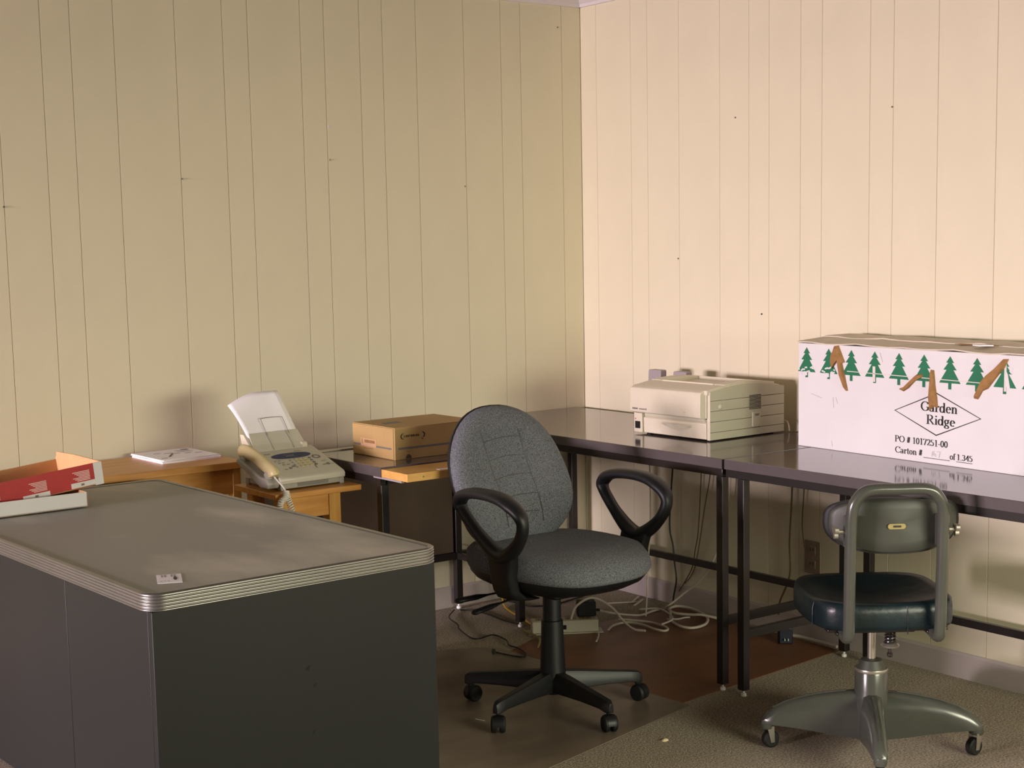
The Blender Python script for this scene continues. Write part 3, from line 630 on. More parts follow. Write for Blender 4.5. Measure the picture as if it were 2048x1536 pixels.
# ================================================================== PRINTER
def printer():
    t = thing('laser_printer', 'beige laser printer on the corner table beside the white carton', 'printer', (-0.452, -1.228, 0.7635), math.radians(1.8))
    Wd, D = 0.368, 0.378
    prof = [(0.012, 0.006), (0.012, 0.150), (0.06, 0.168), (0.14, 0.180), (0.23, 0.184), (0.36, 0.174), (D, 0.165), (D, 0.006)]
    bm = B(); loft(bm, [[(x, y, z) for x, z in prof] for y in (0.010, Wd)]); obj('body', bm, M_beige, t, bevel=0.003)
    # right side panel, built of the five boards between its grooves
    def top(x): return 0.172+0.020*math.sin(PI*min(1, max(0, (x+0.02)/0.40)))
    zs = [0.004, 0.030, 0.067, 0.104, 0.140, None]
    for k in range(5):
        z0 = zs[k]+(0.0008 if k else 0); z1 = zs[k+1]
        xs = [D*i/14 for i in range(15)]; bm = B()
        if z1: pts = [(0, z0), (D, z0), (D, z1-0.0008), (0, z1-0.0008)]
        else: pts = [(0, z0), (D, z0)]+[(x, top(x)-0.004) for x in reversed(xs)]
        Mx = frameM((0, 0.012, 0), (1, 0, 0), (0, 0, 1)); poly_prism(bm, pts, 0, 0.012, Mx); obj('side_board', bm, M_beige2, t, bevel=0.0007)
    obj('front_post', bx(-0.0015, 0.0, 0.0, 0.014, 0.004, 0.166), M_beige, t)
    # arched lid with the paper outlet
    def lid(y0, y1, x0, x1, dz0, dz1, nm='lid', m=M_beige):
        bm = B(); xs = [x0+(x1-x0)*i/12 for i in range(13)]; rings = []
        for y in (y0, y1): rings.append([(x, y, top(x)+dz0) for x in xs]+[(x, y, top(x)+dz1) for x in reversed(xs)])
        loft(bm, rings); return obj(nm, bm, m, t, bevel=0.0015)
    lid(0.004, Wd, -0.012, 0.075, -0.012, 0.004); lid(0.004, 0.055, 0.0755, 0.33, -0.012, 0.006); lid(0.305, Wd, 0.0755, 0.33, -0.012, 0.006); lid(0.0555, 0.3045, 0.255, 0.33, -0.012, 0.006)
    obj('outlet_floor', bx(0.0755, 0.2545, 0.0555, 0.3045, 0.168, 0.170), M_beige2, t)
    lid(0.055, 0.305, 0.0700, 0.0760, 0.003, 0.008, 'outlet_lip')
    # front cover, hinged, standing proud of the body
    bm = B(); pf = [(-0.030, 0.082), (-0.033, 0.090), (-0.032, 0.160), (-0.028, 0.170), (-0.010, 0.178), (0.012, 0.178), (0.012, 0.078), (-0.014, 0.078)]
    loft(bm, [[(x, y, z) for x, z in pf] for y in (0.018, Wd+0.002)]); fc = obj('front_cover', bm, M_beige, t, bevel=0.002)
    obj('cover_step', bx(-0.010, 0.012, 0.010, 0.0175, 0.080, 0.170), M_beige2, t, bevel=0.001)
    Mc = frameM((-0.0333, Wd, 0), (0, -1, 0), (0, 0, 1))
    pol = []; x = 0.012
    for k in range(6): pol.append(rect(x, x+0.0035, 0.092, 0.098)); x += 0.0048
    x += 0.006
    for k in range(8): pol.append(rect(x, x+0.0026, 0.0925, 0.096+0.001*(k % 2))); x += 0.0040
    pol.append(rect(x+0.002, x+0.006, 0.0915, 0.0985))
    decal('maker_name', pol, Mc, M_greyink, fc, off=0.0006)
    decal('scuff', [rect(0.272, 0.279, 0.096, 0.100)], Mc, M_beige2, fc, off=0.0006)
    # paper cassette
    bm = B(); pts = [(-0.004, 0.006), (-0.006, 0.060), (0.002, 0.066), (0.011, 0.066), (0.011, 0.006)]
    loft(bm, [[(x, y, z) for x, z in pts] for y in (0.016, 0.328)]); tr = obj('paper_cassette', bm, M_beige, t, bevel=0.002)
    bm = B(); gp = []
    for k in range(13):
        a = k/12; yy = 0.080+0.150*a; gp.append((yy, 0.018*math.sin(PI*a)))
    lo = [(-0.007, y, 0.046-1.0*s) for y, s in gp]; up = [(-0.013, y, 0.047+0.10*s) for y, s in gp]; bk = [(-0.005, y, 0.054) for y, s in gp]
    loft(bm, [[lo[k], up[k], bk[k]] for k in range(13)]); obj('grip', bm, M_beige, tr, smooth=60)
    obj('shadow_slot', bx(0.000, 0.010, 0.022, 0.328, 0.0665, 0.0775), M_beige2, t)
    obj('control_block', bx(-0.012, 0.012, 0.3305, Wd+0.004, 0.006, 0.0765), M_beige, t, bevel=0.002)
    obj('power_button', bx(-0.0145, -0.012, 0.338, 0.363, 0.020, 0.046), M_dark, t, bevel=0.001)
    bm = B(); lathe(bm, [(0.002, 0), (0.0018, 0.002)], 8); n = obj('indicator', bm, M_red, t); n.location = (-0.012, 0.362, 0.055); n.rotation_euler = (0, -PI/2, 0)
    for k in range(2): obj('roller_bar', bx(-0.012, 0.0, 0.014, 0.024, 0.068+0.004*k, 0.0715+0.004*k), M_beige2, t)
    # vent, latch and round knob on the side
    obj('vent_backing', bx(0.196, 0.256, -0.0008, 0.0, 0.0955, 0.1485), M_dark, t)
    for k in range(12): obj('vent_slat', bx(0.195, 0.257, -0.0028, -0.0004, 0.0950+0.0047*k, 0.0968+0.0047*k), M_beige2, t)
    la = obj('latch', bx(0.208, 0.248, -0.006, 0.0, 0.034, 0.086), M_beige2, t, bevel=0.0015)
    obj('finger_notch', bx(0.219, 0.240, -0.0065, -0.005, 0.072, 0.080), M_keyg, la)
    bm = B(); lathe(bm, [(0.0, -0.007), (0.006, -0.006), (0.010, -0.002), (0.011, 0.0)], 16, (0.050, 0, 0.118), 'y'); obj('round_knob', bm, M_beige2, t)
    for x in (0.03, 0.34):
        for y in (0.03, 0.33): bm = B(); lathe(bm, [(0.012, 0), (0.012, 0.006)], 12, (x, y, 0)); obj('foot', bm, M_rubber, t)
    bm = B(); tube(bm, catmull([(0.380, 0.004, 0.040), (0.392, -0.004, 0.036), (0.394, -0.010, 0.018), (0.392, -0.014, 0.0035)], 6), 0.0030, 7); obj('power_cord', bm, M_outlet, t)
printer()
for lb, y0 in (('lilac-grey plastic upright behind the printer, the one farther from the carton', -0.672), ('lilac-grey plastic upright behind the printer, the one nearer the carton', -0.812)):
    t = thing('plastic_upright', lb, 'stand', (-0.205, y0, 0.7632), group='lilac uprights behind the printer')
    bm = B(); poly_prism(bm, [(0, 0), (0.082, 0), (0.070, 0.196), (0.066, 0.200), (0.003, 0.200), (0, 0.196)], 0, 0.030, frameM((0.030, 0, 0), (0, 1, 0), (0, 0, 1)) @ Matrix.Translation((0, 0, 0))); obj('upright', bm, M_lilac, t, bevel=0.002)
    obj('foot', bx(-0.004, 0.05, -0.004, 0.084, 0, 0.008), M_lilac, t, bevel=0.002)

# ================================================================== LARGE WHITE CARTON
def carton():
    A = Vector((-0.307, -1.499, 0.7633)); U = Vector((-0.046, -0.909, 0)).normalized()
    th = math.atan2(U.y, U.x)
    t = thing('white_carton', 'large white shipping carton printed with green trees on the right table', 'carton', A, th)
    L, D, H = 1.178, 0.235, 0.350           # local: x along the printed face, y back towards the wall, z up
    bm = B(); box(bm, 0, L, 0, D, 0, H-0.004); body = obj('carton_body', bm, M_white, t, bevel=0.002)
    def flap(x0, x1, y0, y1, zs):
        bm = B(); n = 18; r = []
        for i in range(n+1):
            x = x0+(x1-x0)*i/n; w0 = 0.0022*math.sin(x*31)+0.0016*math.sin(x*77+1)
            r.append([(x, y0, zs[0]+w0), (x, y1, zs[1]+0.5*w0), (x, y1, zs[1]+0.5*w0+0.004), (x, y0, zs[0]+w0+0.004)])
        loft(bm, r); return obj('top_flap', bm, mat('carton_top', (206, 196, 176), 0.6, noise=(20, 0.08), bump=(60, 0.2, 0.002)), t, smooth=50)
    flap(-0.003, L, -0.003, D*0.52, (H-0.003, H+0.006)); flap(0.0, L, D*0.5, D+0.006, (H+0.009, H+0.011))
    F = frameM((0, 0, 0), (1, 0, 0), (0, 0, 1))
    random.seed(3)
    for k in range(12):
        cx = 0.039+0.0998*k; b = 0.2325; hh = 0.100
        tp = [(0.0, 1.0), (0.015, .80), (0.007, .80), (0.025, .585), (0.013, .585), (0.0405, .185)]
        left = [(-x, v) for x, v in reversed(tp[1:])]
        pts = [(cx+x, b+v*hh) for x, v in tp]+[(cx-x, b+v*hh) for x, v in reversed(tp[1:])]
        tr = decal('printed_tree', [[(cx+x0, b+v0*hh) for x0, v0 in q] for q in (
            [(-0.015, .80), (0.015, .80), (0.0, 1.0)], [(-0.025, .585), (0.025, .585), (0.007, .80), (-0.007, .80)], [(-0.0405, .185), (0.0405, .185), (0.013, .585), (-0.013, .585)], [(-0.006, 0), (0.006, 0), (0.006, .185), (-0.006, .185)])], F, M_green, body)
    # paper torn away over the first trees and streaks of clear tape
    sc = []
    for cx in (0.039, 0.139):
        for k in range(9):
            x = cx-0.040+0.008*k+random.uniform(-.002, .002); y = 0.249+random.uniform(-.002, .016); a = random.uniform(-.6, .6); l = random.uniform(.006, .013)
            sc.append([(x, y), (x+l, y+a*l), (x+l*0.8, y+a*l+0.0055), (x-0.002, y+0.004)])
        sc.append([(cx-0.010, 0.236), (cx+0.003, 0.240), (cx+0.001, 0.252), (cx-0.012, 0.252)])
    sc += [[(0.846, 0.246), (0.856, 0.252), (0.848, 0.290), (0.842, 0.300), (0.836, 0.280)], [(0.852, 0.300), (0.860, 0.292), (0.866, 0.310)]]
    decal('torn_print', sc, F, M_white, body, off=0.0009)
    decal('tape_strip', [[(0.22, 0.262), (0.75, 0.258), (0.75, 0.2605), (0.22, 0.2645)], rect(0.835, 0.843, 0.24, 0.325), rect(0.330, 0.341, 0.236, 0.285)], F, M_tape, body, off=0.0006)
    # strips of torn brown card
    def torn(outer, inner=None):
        bm = B(); n = len(outer); c = [sum(p[0] for p in outer)/n, sum(p[1] for p in outer)/n]
        a = [bm.verts.new((p[0], -0.0006, p[1])) for p in outer]; b = [bm.verts.new((p[0]+0.15*(c[0]-p[0]), -0.006-0.003*((i*7) % 3), p[1]+0.15*(c[1]-p[1]))) for i, p in enumerate(outer)]
        bm.faces.new(a)
        for i in range(n):
            j = (i+1) % n; bm.faces.new((a[i], a[j], b[j], b[i]))
        bm.faces.new(b[::-1]); return obj('torn_strip', bm, M_torn, t, smooth=20)
    torn([(0.163, 0.342), (0.184, 0.345), (0.196, 0.322), (0.212, 0.292), (0.200, 0.288), (0.212, 0.250), (0.226, 0.200), (0.216, 0.199), (0.196, 0.245), (0.186, 0.278), (0.181, 0.300), (0.168, 0.285), (0.152, 0.268), (0.147, 0.290), (0.153, 0.320)])
    torn([(0.440, 0.220), (0.459, 0.214), (0.480, 0.226), (0.506, 0.250), (0.535, 0.264), (0.530, 0.272), (0.510, 0.270), (0.488, 0.250), (0.462, 0.226)])
    torn([(0.564, 0.288), (0.578, 0.287), (0.584, 0.240), (0.592, 0.200), (0.595, 0.172), (0.580, 0.176), (0.562, 0.162), (0.560, 0.200), (0.566, 0.240)])
    torn([(0.831, 0.334), (0.851, 0.335), (0.838, 0.310), (0.815, 0.285), (0.795, 0.262), (0.780, 0.244), (0.760, 0.236), (0.744, 0.210), (0.728, 0.212), (0.736, 0.236), (0.752, 0.262), (0.776, 0.285), (0.805, 0.310)])
    # diamond trade mark and lettering
    c, a, b = (0.589, 0.153), 0.168, 0.066
    k1, k2 = 1.0, 0.952
    O = [(c[0]-a, c[1]), (c[0], c[1]-b), (c[0]+a, c[1]), (c[0], c[1]+b)]; I = [(c[0]+(x-c[0])*0.965, c[1]+(y-c[1])*0.945) for x, y in O]
    decal('diamond_outline', [[O[i], O[(i+1) % 4], I[(i+1) % 4], I[i]] for i in range(4)], F, M_ink, body, off=0.0005)
    decal('lettering', text_polys('Garden', 0.527, 0.160, 0.142, 0.030)+text_polys('Ridge', 0.548, 0.121, 0.112, 0.029), F, M_ink, body, off=0.0006)
    decal('lettering', text_polys('PO # 1017251-00', 0.424, 0.0545, 0.210, 0.0205)+text_polys('Carton #', 0.427, 0.0200, 0.110, 0.0205)+[rect(0.541, 0.642, 0.0155, 0.0172)]+text_polys('of', 0.642, 0.0205, 0.022, 0.0195)+text_polys('1.345', 0.668, 0.0215, 0.060, 0.0185)+[rect(0.667, 0.727, 0.0155, 0.0172)], F, M_ink, body, off=0.0005)
    hw = []
    for q in ([(0.574, 0.022), (0.576, 0.039)], [(0.582, 0.040), (0.580, 0.028), (0.589, 0.024), (0.589, 0.031), (0.581, 0.031)], [(0.594, 0.039), (0.606, 0.040), (0.601, 0.021)]): hw += stroke(q, 0.0012, 0.0010)
    decal('handwriting', hw, F, M_greyink, body, off=0.0005)
    sf = []
    for q in ([(0.16, 0.175), (0.163, 0.14)], [(0.172, 0.176), (0.18, 0.155)], [(0.06, 0.18), (0.11, 0.168)], [(0.155, 0.03), (0.158, 0.012)], [(0.36, 0.33), (0.372, 0.300)]): sf += stroke(q, 0.0009, 0.0007)
    decal('scuff', sf, F, M_greyink, body, off=0.0004)
    bm = B(); poly_prism(bm, [(0.57, 0.10), (0.61, 0.085), (0.66, 0.092), (0.70, 0.080), (0.735, 0.10), (0.69, 0.108), (0.64, 0.104), (0.60, 0.112)], H+0.011, H+0.0125); obj('torn_patch', bm, M_torn, t)
    bm = B(); poly_prism(bm, [(0.67, 0.06), (0.71, 0.04), (0.735, 0.075), (0.69, 0.09)], H+0.013, H+0.016); obj('torn_patch', bm, M_paper, t)
carton()

# ================================================================== GREY TASK CHAIR
def blob_ring(cx, cy, z, a, b, e=2.6, n=40, ax0=0):
    """superellipse ring"""
    out = []
    for k in range(n):
        t = 2*PI*k/n; c, s = math.cos(t), math.sin(t)
        out.append((cx+a*math.copysign(abs(c)**(2/e), c), cy+b*math.copysign(abs(s)**(2/e), s), z))
    return out
def caster(par, x, y, ang, r=0.026, hood=True, zf=0.0):
    """twin wheel caster: hood and two wheels, axle across ang"""
    ax = Vector((-math.sin(ang), math.cos(ang), 0)); M = frameM((x, y, r+zf), (math.cos(ang), math.sin(ang), 0), (0, 0, 1))
    c = None
    for s in (-1, 1):
        bm = B(); prof = [(0.004, -0.0085), (r*0.86, -0.0085), (r, -0.005), (r, 0.004), (r*0.82, 0.009), (0.004, 0.0105)]
        rings = []
        for rr, h0 in prof: rings.append([M @ Vector((rr*math.cos(2*PI*k/20), rr*math.sin(2*PI*k/20), s*(0.0125+h0))) for k in range(20)])
        loft(bm, rings); o = obj('caster_wheel', bm, M_rubber, par, smooth=40)
    bm = B(); rings = []
    for wz in (-0.0115, 0.0115):
        rings.append([M @ Vector(((r*1.06)*math.cos(math.radians(a)), (r*1.06)*math.sin(math.radians(a)), wz)) for a in range(-10, 200, 15)])
    loft(bm, rings); obj('caster_hood', bm, M_black, par)
    return c
def task_chair():
    cx, cy = -1.256, -1.352
    t = thing('task_chair', 'grey fabric office armchair with black loop arms on five-star caster base', 'chair', (cx, cy, 0.0050), math.radians(0))
    R = 0.280
    for k in range(5):
        a = math.radians(51.6+72*k); d = Vector((math.cos(a), math.sin(a), 0)); n = Vector((-d.y, d.x, 0)); rings = []
        for s, wt, wb, zt, zb in ((0.020, 0.020, 0.027, 0.124, 0.062), (0.080, 0.019, 0.025, 0.119, 0.064), (0.170, 0.016, 0.021, 0.108, 0.066), (0.255, 0.0135, 0.0165, 0.098, 0.064), (0.282, 0.0125, 0.0145, 0.094, 0.058), (0.296, 0.007, 0.008, 0.086, 0.058)):
            c = d*s; rings.append([c+n*wb+Vector((0, 0, zb)), c+n*wb*1.02+Vector((0, 0, (zt+zb)/2)), c+n*wt*0.75+Vector((0, 0, zt)), c-n*wt*0.75+Vector((0, 0, zt)), c-n*wb*1.02+Vector((0, 0, (zt+zb)/2)), c-n*wb+Vector((0, 0, zb))])
        bm = B(); loft(bm, rings); lg = obj('base_leg', bm, M_black, t, smooth=50, bevel=0.002)
        p = d*R; bm = B(); lathe(bm, [(0.006, 0.040), (0.006, 0.062)], 10, (p.x, p.y, 0)); obj('caster_stem', bm, M_black, lg)
        off = {0: 0.4, 1: 0.9, 2: -2.5, 3: 2.8, 4: 2.2}[k]; sw = a+off
        caster(lg, p.x-0.010*math.cos(sw), p.y-0.010*math.sin(sw), sw)
    bm = B(); lathe(bm, [(0.030, 0.052), (0.040, 0.060), (0.0405, 0.120), (0.037, 0.200), (0.034, 0.285), (0.029, 0.287), (0.0285, 0.375), (0.02, 0.378)], 24); obj('gas_column', bm, M_black, t)
    obj('mechanism', bx(-0.075, 0.075, -0.11, 0.13, 0.375, 0.412), M_black, t, bevel=0.008)
    # seat: shell and cushion
    bm = B(); loft(bm, [blob_ring(0, -0.032, z+0.012, a, b*1.07, 2.7) for z, a, b in ((0.396, 0.15, 0.16), (0.402, 0.19, 0.205), (0.420, 0.222, 0.238), (0.438, 0.236, 0.252), (0.452, 0.238, 0.254))]); obj('seat_shell', bm, M_black, t, smooth=60)
    prof = [(0.448, 0.232, 0.248), (0.452, 0.241, 0.257), (0.474, 0.248, 0.264), (0.498, 0.244, 0.260), (0.513, 0.231, 0.247), (0.521, 0.206, 0.223), (0.524, 0.166, 0.18), (0.522, 0.11, 0.12), (0.518, 0.05, 0.055), (0.517, 0.01, 0.01)]
    bm = B(); rings = [blob_ring(0, -0.032, z+0.012, a, b*1.07, 2.7, 48) for z, a, b in prof]
    def sag(p):
        x, y, z = p; yy = y+0.032
        if z > 0.477: z += -0.020*max(0, (-yy-0.13)/0.13)**1.8 + 0.004*math.cos(PI*x/0.24) + 0.010*max(0, (abs(x)-0.14)/0.1)*(1 if z > 0.50 else 0)*(1 if yy > -0.15 else 0)
        else: z += -0.010*max(0, (-yy-0.13)/0.13)**1.8
        return (x, y, z)
    loft(bm, [[sag(p) for p in r] for r in rings]); obj('seat', bm, M_fabric, t, smooth=70)
    # backrest: egg-shaped padded panel, leaning back and wrapping round
    H0, H1 = 0.498, 0.936; zc = (H0+H1)/2
    def outline(n=48, k=1.0):
        out = []
        for i in range(n):
            a = 2*PI*i/n; c, s = math.cos(a), math.sin(a)
            x = 0.220*math.copysign(abs(c)**0.86, c)*(1.0-0.06*s); z = 0.2235*math.copysign(abs(s)**0.92, s)
            out.append((x*k, z*k))
        return out
    lean = math.tan(math.radians(14))
    def bpos(x, z, d):      # d: distance in front of the back surface (towards -y)
        y = 0.206 + lean*z - 0.030*(x/0.242)**2 - d
        y += -0.030*math.exp(-((z+0.08)/0.10)**2)+0.018
        return (x-0.027, y, zc+z)
    bm = B(); rings = []
    for k, d in ((0.05, 0.060), (0.30, 0.0605), (0.60, 0.060), (0.82, 0.057), (0.93, 0.050), (0.985, 0.038), (1.0, 0.024), (0.992, 0.012)):
        rings.append([bpos(x, z, d) for x, z in outline(48, k)])
    loft(bm, rings); bk = obj('backrest', bm, M_fabric, t, smooth=70)
    bm = B(); rings = []
    for k, d in ((1.0, 0.016), (1.006, 0.010), (0.99, 0.0), (0.90, -0.008), (0.5, -0.014), (0.05, -0.015)): rings.append([bpos(x, z, d) for x, z in outline(48, k)])
    loft(bm, rings); obj('back_shell', bm, M_black, t, smooth=70)
    sd = 0.0603
    for zz, x0, x1 in ((0.118, -0.088, 0.062), (0.060, -0.082, 0.068), (0.002, -0.080, 0.070), (-0.058, -0.074, 0.072), (-0.112, -0.06, 0.07)):
        bm = B(); tube(bm, [bpos(x0+(x1-x0)*i/10, zz+0.006*math.sin(PI*i/10)+0.008*i/10, sd) for i in range(11)], 0.0012, 6); obj('seam', bm, M_seam, bk)
    for x0, x1 in ((-0.090, -0.056), (0.056, 0.082)):
        bm = B(); tube(bm, [bpos(x0+(x1-x0)*i/12, 0.15-0.29*i/12, sd) for i in range(13)], 0.0012, 6); obj('seam', bm, M_seam, bk)
    bm = B(); tube(bm, catmull([(0, 0.10, 0.400), (0, 0.20, 0.410), (0, 0.245, 0.46), (0, 0.245, 0.60), (0, 0.24, 0.70)], 6), 0.016, 10, ell=(2.0, 0.6)); obj('back_bar', bm, M_black, t)
    obj('back_block', bx(-0.055, 0.055, 0.10, 0.20, 0.455, 0.515), M_black, t, bevel=0.01)
    # loop arms
    pts = [(0.098, 0.690), (0.070, 0.716), (0.000, 0.730), (-0.100, 0.731), (-0.170, 0.718), (-0.222, 0.690), (-0.236, 0.655), (-0.215, 0.610), (-0.165, 0.565), (-0.112, 0.540), (-0.060, 0.552), (0.005, 0.592), (0.062, 0.638), (0.092, 0.668)]
    for s in (-1, 1):
        P = [Vector((s*(0.274+0.012*(z-0.62)/0.1), -0.072+(y+0.069)*0.92, 0.628+(z-0.635)*0.95)) for y, z in pts]; path = catmull(P, 5, True); N = len(path)
        def rr(f):
            zz = path[min(N-1, int(f*(N-1)))].z; return 0.0165+0.007*max(0, 0.60-zz)/0.07
        def el(f):
            zz = path[min(N-1, int(f*(N-1)))].z; w = 1.15+0.75*max(0, min(1, (zz-0.655)/0.05)); return (w, 1.0)
        bm = B()
        # section widened across x where the arm pad is
        R0 = []
        for i in range(N):
            tn = (path[(i+1) % N]-path[i-1]).normalized(); sx = Vector((1, 0, 0)); u = tn.cross(sx).normalized(); r0 = rr(i/(N-1)); e = el(i/(N-1))
            R0.append([bm.verts.new(path[i]+sx*(r0*e[0]*math.copysign(abs(math.cos(2*PI*k/14))**0.8, math.cos(2*PI*k/14)))+u*(r0*e[1]*math.sin(2*PI*k/14))) for k in range(14)])
        for i in range(N):
            a, b = R0[i], R0[(i+1) % N]
            for k in range(14): j = (k+1) % 14; bm.faces.new((a[k], a[j], b[j], b[k]))
        am = obj('armrest', bm, M_black, t, smooth=60)
        bm = B(); rings = []
        for yy, zz, hx, hy, xo in ((-0.105, 0.548, 0.017, 0.060, 0.262), (-0.100, 0.525, 0.020, 0.056, 0.258), (-0.095, 0.480, 0.022, 0.048, 0.254), (-0.090, 0.430, 0.022, 0.046, 0.240), (-0.085, 0.405, 0.030, 0.046, 0.215), (-0.08, 0.395, 0.03, 0.04, 0.16)):
            rings.append([(s*xo+px, yy+py, zz) for px, py in rrect(-hx, hx, -hy, hy, min(hx, hy)*0.6, 4)])
        loft(bm, rings); obj('arm_bracket', bm, M_black, am, smooth=50)
    # two adjustment paddles
    for (x0, y0, z0), (x1, y1, z1) in (((-0.06, 0.05, 0.390), (-0.295, 0.10, 0.372)), ((-0.06, 0.01, 0.385), (-0.262, 0.06, 0.336))):
        P = [Vector((x0, y0, z0)).lerp(Vector((x1, y1, z1)), f) for f in (0, 0.3, 0.55, 0.7, 0.85, 0.96, 1.0)]
        bm = B(); tube(bm, P, lambda f: (0.006 if f < 0.5 else 0.016 if f < 0.95 else 0.008), 10, ell=(1.0, 0.5)); obj('adjustment_lever', bm, M_black, t, smooth=60)
task_chair()

# ================================================================== OLD STEEL SWIVEL CHAIR
def steel_chair():
    cx, cy = -0.800, -2.234
    fy = math.radians(55)-PI/2            # local +y is the way the chair faces
    t = thing('swivel_chair', 'old grey steel swivel chair with dark teal vinyl seat at the right table', 'chair', (cx, cy, 0), fy)
    Rr = 0.292
    for k, wa in enumerate((134.6, 225.0, 314.6, 45.0)):
        a = math.radians(wa)-fy; d = Vector((math.cos(a), math.sin(a), 0)); n = Vector((-d.y, d.x, 0)); rings = []
        for s, wd, zt, zb in ((0.000, 0.036, 0.178, 0.044), (0.040, 0.034, 0.177, 0.044), (0.095, 0.030, 0.172, 0.050), (0.160, 0.026, 0.161, 0.060), (0.220, 0.024, 0.145, 0.068), (0.265, 0.022, 0.125, 0.072), (0.292, 0.020, 0.104, 0.074), (0.306, 0.014, 0.090, 0.074)):
            c = d*s; Zz = Vector((0, 0, 1))
            rings.append([c+n*wd+Zz*zb, c+n*wd*0.98+Zz*(zb+(zt-zb)*0.55), c+n*wd*0.72+Zz*(zt-0.008), c+n*wd*0.30+Zz*zt, c-n*wd*0.30+Zz*zt, c-n*wd*0.72+Zz*(zt-0.008), c-n*wd*0.98+Zz*(zb+(zt-zb)*0.55), c-n*wd+Zz*zb])
        bm = B(); loft(bm, rings); lg = obj('base_leg', bm, M_greym, t, smooth=50)
        bm = B(); tube(bm, [d*s+Vector((0, 0, z)) for s, z in ((0.07, 0.1755), (0.13, 0.1675), (0.19, 0.1545), (0.24, 0.1375), (0.275, 0.119))], 0.0035, 6); obj('ridge', bm, M_greym, lg)
        p = d*Rr; bm = B(); lathe(bm, [(0.017, 0.058), (0.019, 0.066), (0.017, 0.080)], 14, (p.x, p.y, 0)); obj('caster_socket', bm, M_greym, lg)
        sw = a+(0.5, -0.5, 0.7, 2.0)[k]; q = p-Vector((math.cos(sw), math.sin(sw), 0))*0.012
        M = frameM((q.x, q.y, 0.025), (math.cos(sw), math.sin(sw), 0), (0, 0, 1))
        bm = B(); loft(bm, [[M @ Vector((rr*math.cos(2*PI*j/22), rr*math.sin(2*PI*j/22), hh)) for j in range(22)] for rr, hh in ((0.006, -0.012), (0.021, -0.012), (0.025, -0.008), (0.025, 0.008), (0.021, 0.012), (0.006, 0.012))]); obj('caster_wheel', bm, M_rubber, lg)
        for s in (-1, 1):
            bm = B(); poly_prism(bm, [(-0.006, -0.008), (0.006, -0.008), (0.018, 0.040), (-0.004, 0.040)], s*0.0145-0.001, s*0.0145+0.001, M); obj('caster_fork', bm, M_chrome, lg)
    bm = B(); lathe(bm, [(0.030, 0.05), (0.052, 0.070), (0.050, 0.165), (0.046, 0.182), (0.0455, 0.232), (0.042, 0.240), (0.028, 0.243)], 28); obj('hub', bm, M_greym, t, smooth=50)
    bm = B(); lathe(bm, [(0.046, 0.236), (0.047, 0.240), (0.046, 0.245)], 28); obj('hub_ring', bm, M_chrome, t)
    bm = B(); lathe(bm, [(0.040, 0.244), (0.030, 0.268), (0.014, 0.272)], 24); obj('hub_cap', bm, M_greyd, t)
    bm = B(); lathe(bm, [(0.0115, 0.262), (0.0115, 0.385)], 16); obj('spindle', bm, M_chrome, t)
    # tilt mechanism with its spring behind the spindle
    obj('tilt_plate', bx(-0.085, 0.085, -0.13, 0.12, 0.378, 0.390), M_frame, t, bevel=0.003)
    sx, sy = 0.040, -0.045
    bm = B(); tube(bm, [(sx+0.0135*math.cos(2*PI*i/12), sy+0.0135*math.sin(2*PI*i/12), 0.326+0.046*i/60) for i in range(61)], 0.0032, 6); obj('tilt_spring', bm, M_frame, t)
    bm = B(); lathe(bm, [(0.010, 0.312), (0.024, 0.316), (0.026, 0.321), (0.020, 0.327)], 18, (sx, sy, 0)); obj('spring_washer', bm, M_chrome, t)
    bm = B(); lathe(bm, [(0.0055, 0.286), (0.0085, 0.290), (0.0085, 0.296), (0.0055, 0.300), (0.0055, 0.374)], 12, (sx, sy, 0)); obj('spring_bolt', bm, M_frame, t)
    # seat: boxy saddle-shaped vinyl cushion
    A, Bq = 0.203, 0.196
    prof = [(0.398, 0.95, 0), (0.402, 0.985, 0), (0.412, 1.0, 0), (0.445, 1.0, 0.3), (0.462, 0.985, 0.9), (0.468, 0.95, 1), (0.4685, 0.82, 1), (0.464, 0.6, 1), (0.459, 0.35, 1), (0.457, 0.05, 1)]
    bm = B(); rings = []
    for z, k, w0 in prof:
        rg = []
        for x, y, _ in blob_ring(0, 0, 0, A*k, Bq*k, 4.2, 56):
            zz = z + w0*(0.020*max(0, -y/Bq-0.3)*0.6 + 0.016*max(0, y/Bq)**2*(1-abs(x)/A*0.4) - 0.010*max(0, y/Bq)*math.exp(-(x/0.06)**2)*0 + 0.010*(abs(x)/A)**2 - 0.004)
            rg.append((x*(1.0-0.05*max(0, -y/Bq)), y, zz))
        rings.append(rg)
    loft(bm, rings); st = obj('seat', bm, M_vinyl, t, smooth=60)
    def side(x, y): return (x, y)
    for px, py in ((0.045, -Bq-0.0005), (-A*0.955-0.001, -0.115), (A*0.98+0.001, -0.02)):
        bm = B(); tube(bm, [(px, py, 0.390), (px, py, 0.42), (px*0.998, py*0.998, 0.450), (px*0.975, py*0.975, 0.466)], 0.0016, 6); obj('seam', bm, M_vinyl, st)
    obj('seat_pan', bx(-0.165, 0.165, -0.165, 0.165, 0.390, 0.400), M_frame, t, bevel=0.003)
    # bent tube carrying the backrest
    hw, yb, zt = 0.123, -0.228, 0.796
    P = [(-hw+0.002, yb+0.085, 0.392), (-hw, yb+0.040, 0.385), (-hw, yb+0.012, 0.389), (-hw, yb, 0.412), (-hw, yb-0.004, 0.50), (-hw, yb-0.012, 0.66), (-hw+0.002, yb-0.017, 0.735), (-hw+0.014, yb-0.020, 0.770), (-hw+0.045, yb-0.022, zt-0.002), (0, yb-0.022, zt)]
    P2 = P+[(-x, y, z) for x, y, z in reversed(P[:-1])]
